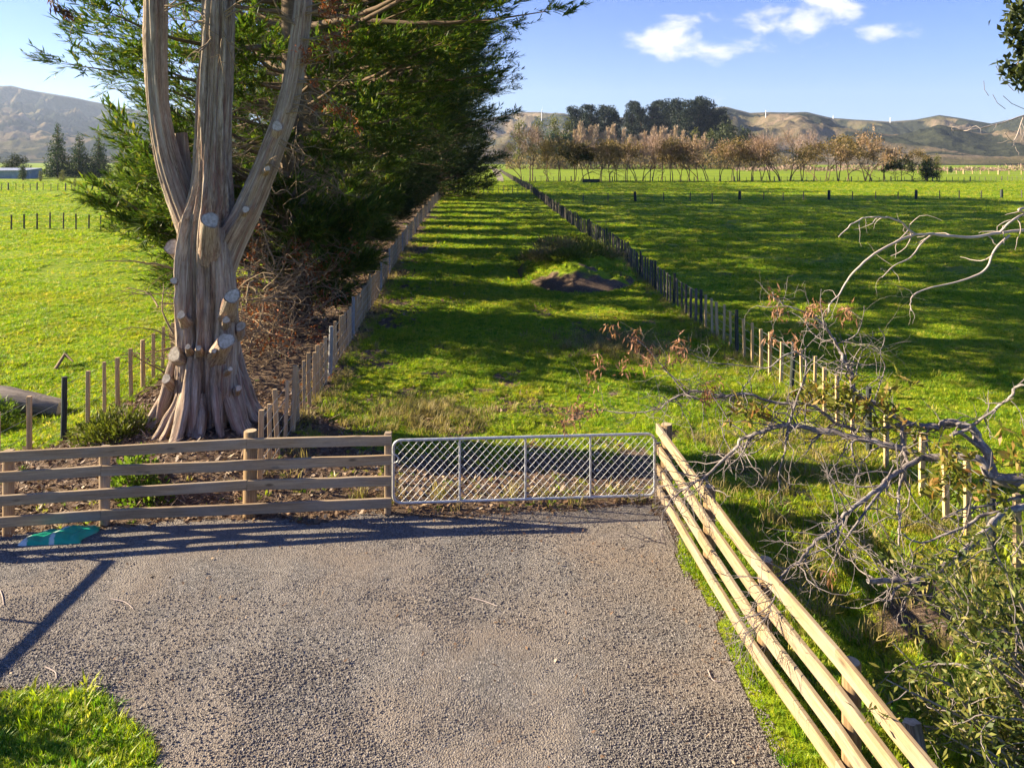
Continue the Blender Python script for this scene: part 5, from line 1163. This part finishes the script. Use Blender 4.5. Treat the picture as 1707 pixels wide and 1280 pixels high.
scatter('dry_grass', 'bleached dry grass stalks along the lane fences and in the rough by the gate', 'grass', np.stack([x, y, tz(x, y) + np.maximum(bank(x, y) - .03, 0) * (bank(x, y) > 0)], -1), rng.uniform(.10, .30, len(x)), cold, 2, .2)
# bark litter
def flake_b(mb, k):
    R = np.random.default_rng(k); L = [1, 1, .7, 1.6, 2.6][k]; w_ = [.35, .5, .6, .18, .10][k]
    mb.add([(0, 0, .05), (L * .45, w_ / 2, .14 * R.random()), (L, 0, .05 + .25 * R.random()), (L * .45, -w_ / 2, .1 * R.random())], [[0, 1, 2, 3]])
colf = proto_col('bark_flake', [flake_b] * 5, M['flake'])
n = 52000; y = np.concatenate([rng.uniform(10.9, 17.5, 30000), rng.uniform(17, 60, 22000)]); x = np.where(y < 14.5, rng.uniform(-9.4, 2.2, n), rng.uniform(-10, 2, n) - .0)
ok = (rng.random(n) < dirt(x, y) * 1.1) & (gravel(x, y) < .06); x, y = x[ok], y[ok]
scatter('leaf_litter', 'brown bark flakes and dead leaves under the trees and behind the rail fence', 'leaf litter', np.stack([x, y, tz(x, y) + .006], -1), rng.uniform(.05, .15, len(x)) * np.where(y > 25, 1.8, 1), colf, 5, .3)
# loose stones on the gravel and a few stray flakes
def stone_b(mb, k):
    import bmesh
    bm = bmesh.new(); bmesh.ops.create_icosphere(bm, subdivisions=1, radius=.5); R = np.random.default_rng(50 + k)
    v = np.array([q.co[:] for q in bm.verts]); v *= (1 + R.normal(size=(len(v), 1)) * .16); v *= np.array([1.25, .85, .55]); f_ = [[q.index for q in p.verts] for p in bm.faces]; bm.free(); mb.add(v, f_)
cols = proto_col('loose_stone', [stone_b] * 5, M['stone'])
n = 150000; y = 4.6 * (11.8 / 4.6)**rng.random(n); x = rng.uniform(-.9, .45, n) * y; g_ = gravel(x, y); ok = (g_ > -.12) & (rng.random(n) < .35 + .65 * (fbm(x * .9, y * .9, 151, 3) > .45)); x, y = x[ok], y[ok]
scatter('loose_stones', 'loose grey chips over the gravel driveway', 'gravel', np.stack([x, y, np.maximum(tz(x, y) + .004, .010)], -1), rng.uniform(.008, .023, len(x)), cols, 5, .5)
n = 3600; y = rng.uniform(5.5, 11.8, n); x = rng.uniform(-.8, .40, n) * y; ok = (gravel(x, y) > 0) & (rng.random(n) < .12 + .8 * np.exp(-(railx(y) - x) / .6) + .5 * np.exp(-(fence_y(x) - y) / .5)); x, y = x[ok], y[ok]
scatter('stray_leaves', 'stray brown leaves and bark slivers lying on the gravel', 'leaf litter', np.stack([x, y, np.full(len(x), .026)], -1), rng.uniform(.025, .07, len(x)), colf, 5, .3)
# a few pale sticks lying about
for (a, b, c_, lab) in [((75, 1113), (92, 1122), (94, 1133), 'pale bent stick on the gravel near the grassy corner'), ((185, 1000), (208, 1005), (222, 1016), 'thin pale stick on the gravel below the rail shadows'), ((782, 997), (808, 1004), (828, 1012), 'faint pale twig in the middle of the gravel'),
                        ((1180, 1118), (1188, 1135), (1202, 1138), 'curled tan twig on the gravel close to the right fence'), ((0, 985), (4, 996), (6, 1010), 'short white stick at the left edge of the gravel')]:
    p = [G(*q) + [0, 0, .016] for q in (a, b, c_)]; th = thing('stick', lab, 'stick', p[1]); mb = MB(); tube(mb, spline(p, 8), [.006, .007, .007, .006, .006, .005, .005, .004], 6); mb.build('wood', M['palebark'], th)
stick = thing('stick', 'small dark forked branch lying in the sunny grass left of the batten fence', 'stick', (-10.2, 18.6, .1))
mb = MB(); p0 = G(92, 618) + [0, 0, .03]; p1 = G(108, 606) + [0, 0, .25]; p2 = G(122, 610) + [0, 0, .12]; tube(mb, [p0, p1], [.05, .04], 7); tube(mb, [p1, p2], [.045, .02], 6); mb.build('wood', M['deadwood'], stick)

# ------------------------------------------------------------------ air
hz = MB(); a, b = (-11000, -320, -60), (11000, 9600, 900)
v = [(x, y, z) for z in (a[2], b[2]) for y in (a[1], b[1]) for x in (a[0], b[0])]
hz.add(v, [[0, 2, 3, 1], [4, 5, 7, 6], [0, 1, 5, 4], [2, 6, 7, 3], [0, 4, 6, 2], [1, 3, 7, 5]])
mh = bpy.data.materials.new('air'); mh.use_nodes = True; mh.node_tree.nodes.clear()
pv = mh.node_tree.nodes.new('ShaderNodeVolumePrincipled'); pv.inputs['Color'].default_value = (.62, .76, 1, 1); pv.inputs['Density'].default_value = 7e-5; pv.inputs['Anisotropy'].default_value = .2
om = mh.node_tree.nodes.new('ShaderNodeOutputMaterial'); mh.node_tree.links.new(pv.outputs[0], om.inputs['Volume'])
tag(hz.build('haze', mh, smooth=False), 'thin bluish air over the far hills', 'haze', kind='stuff')
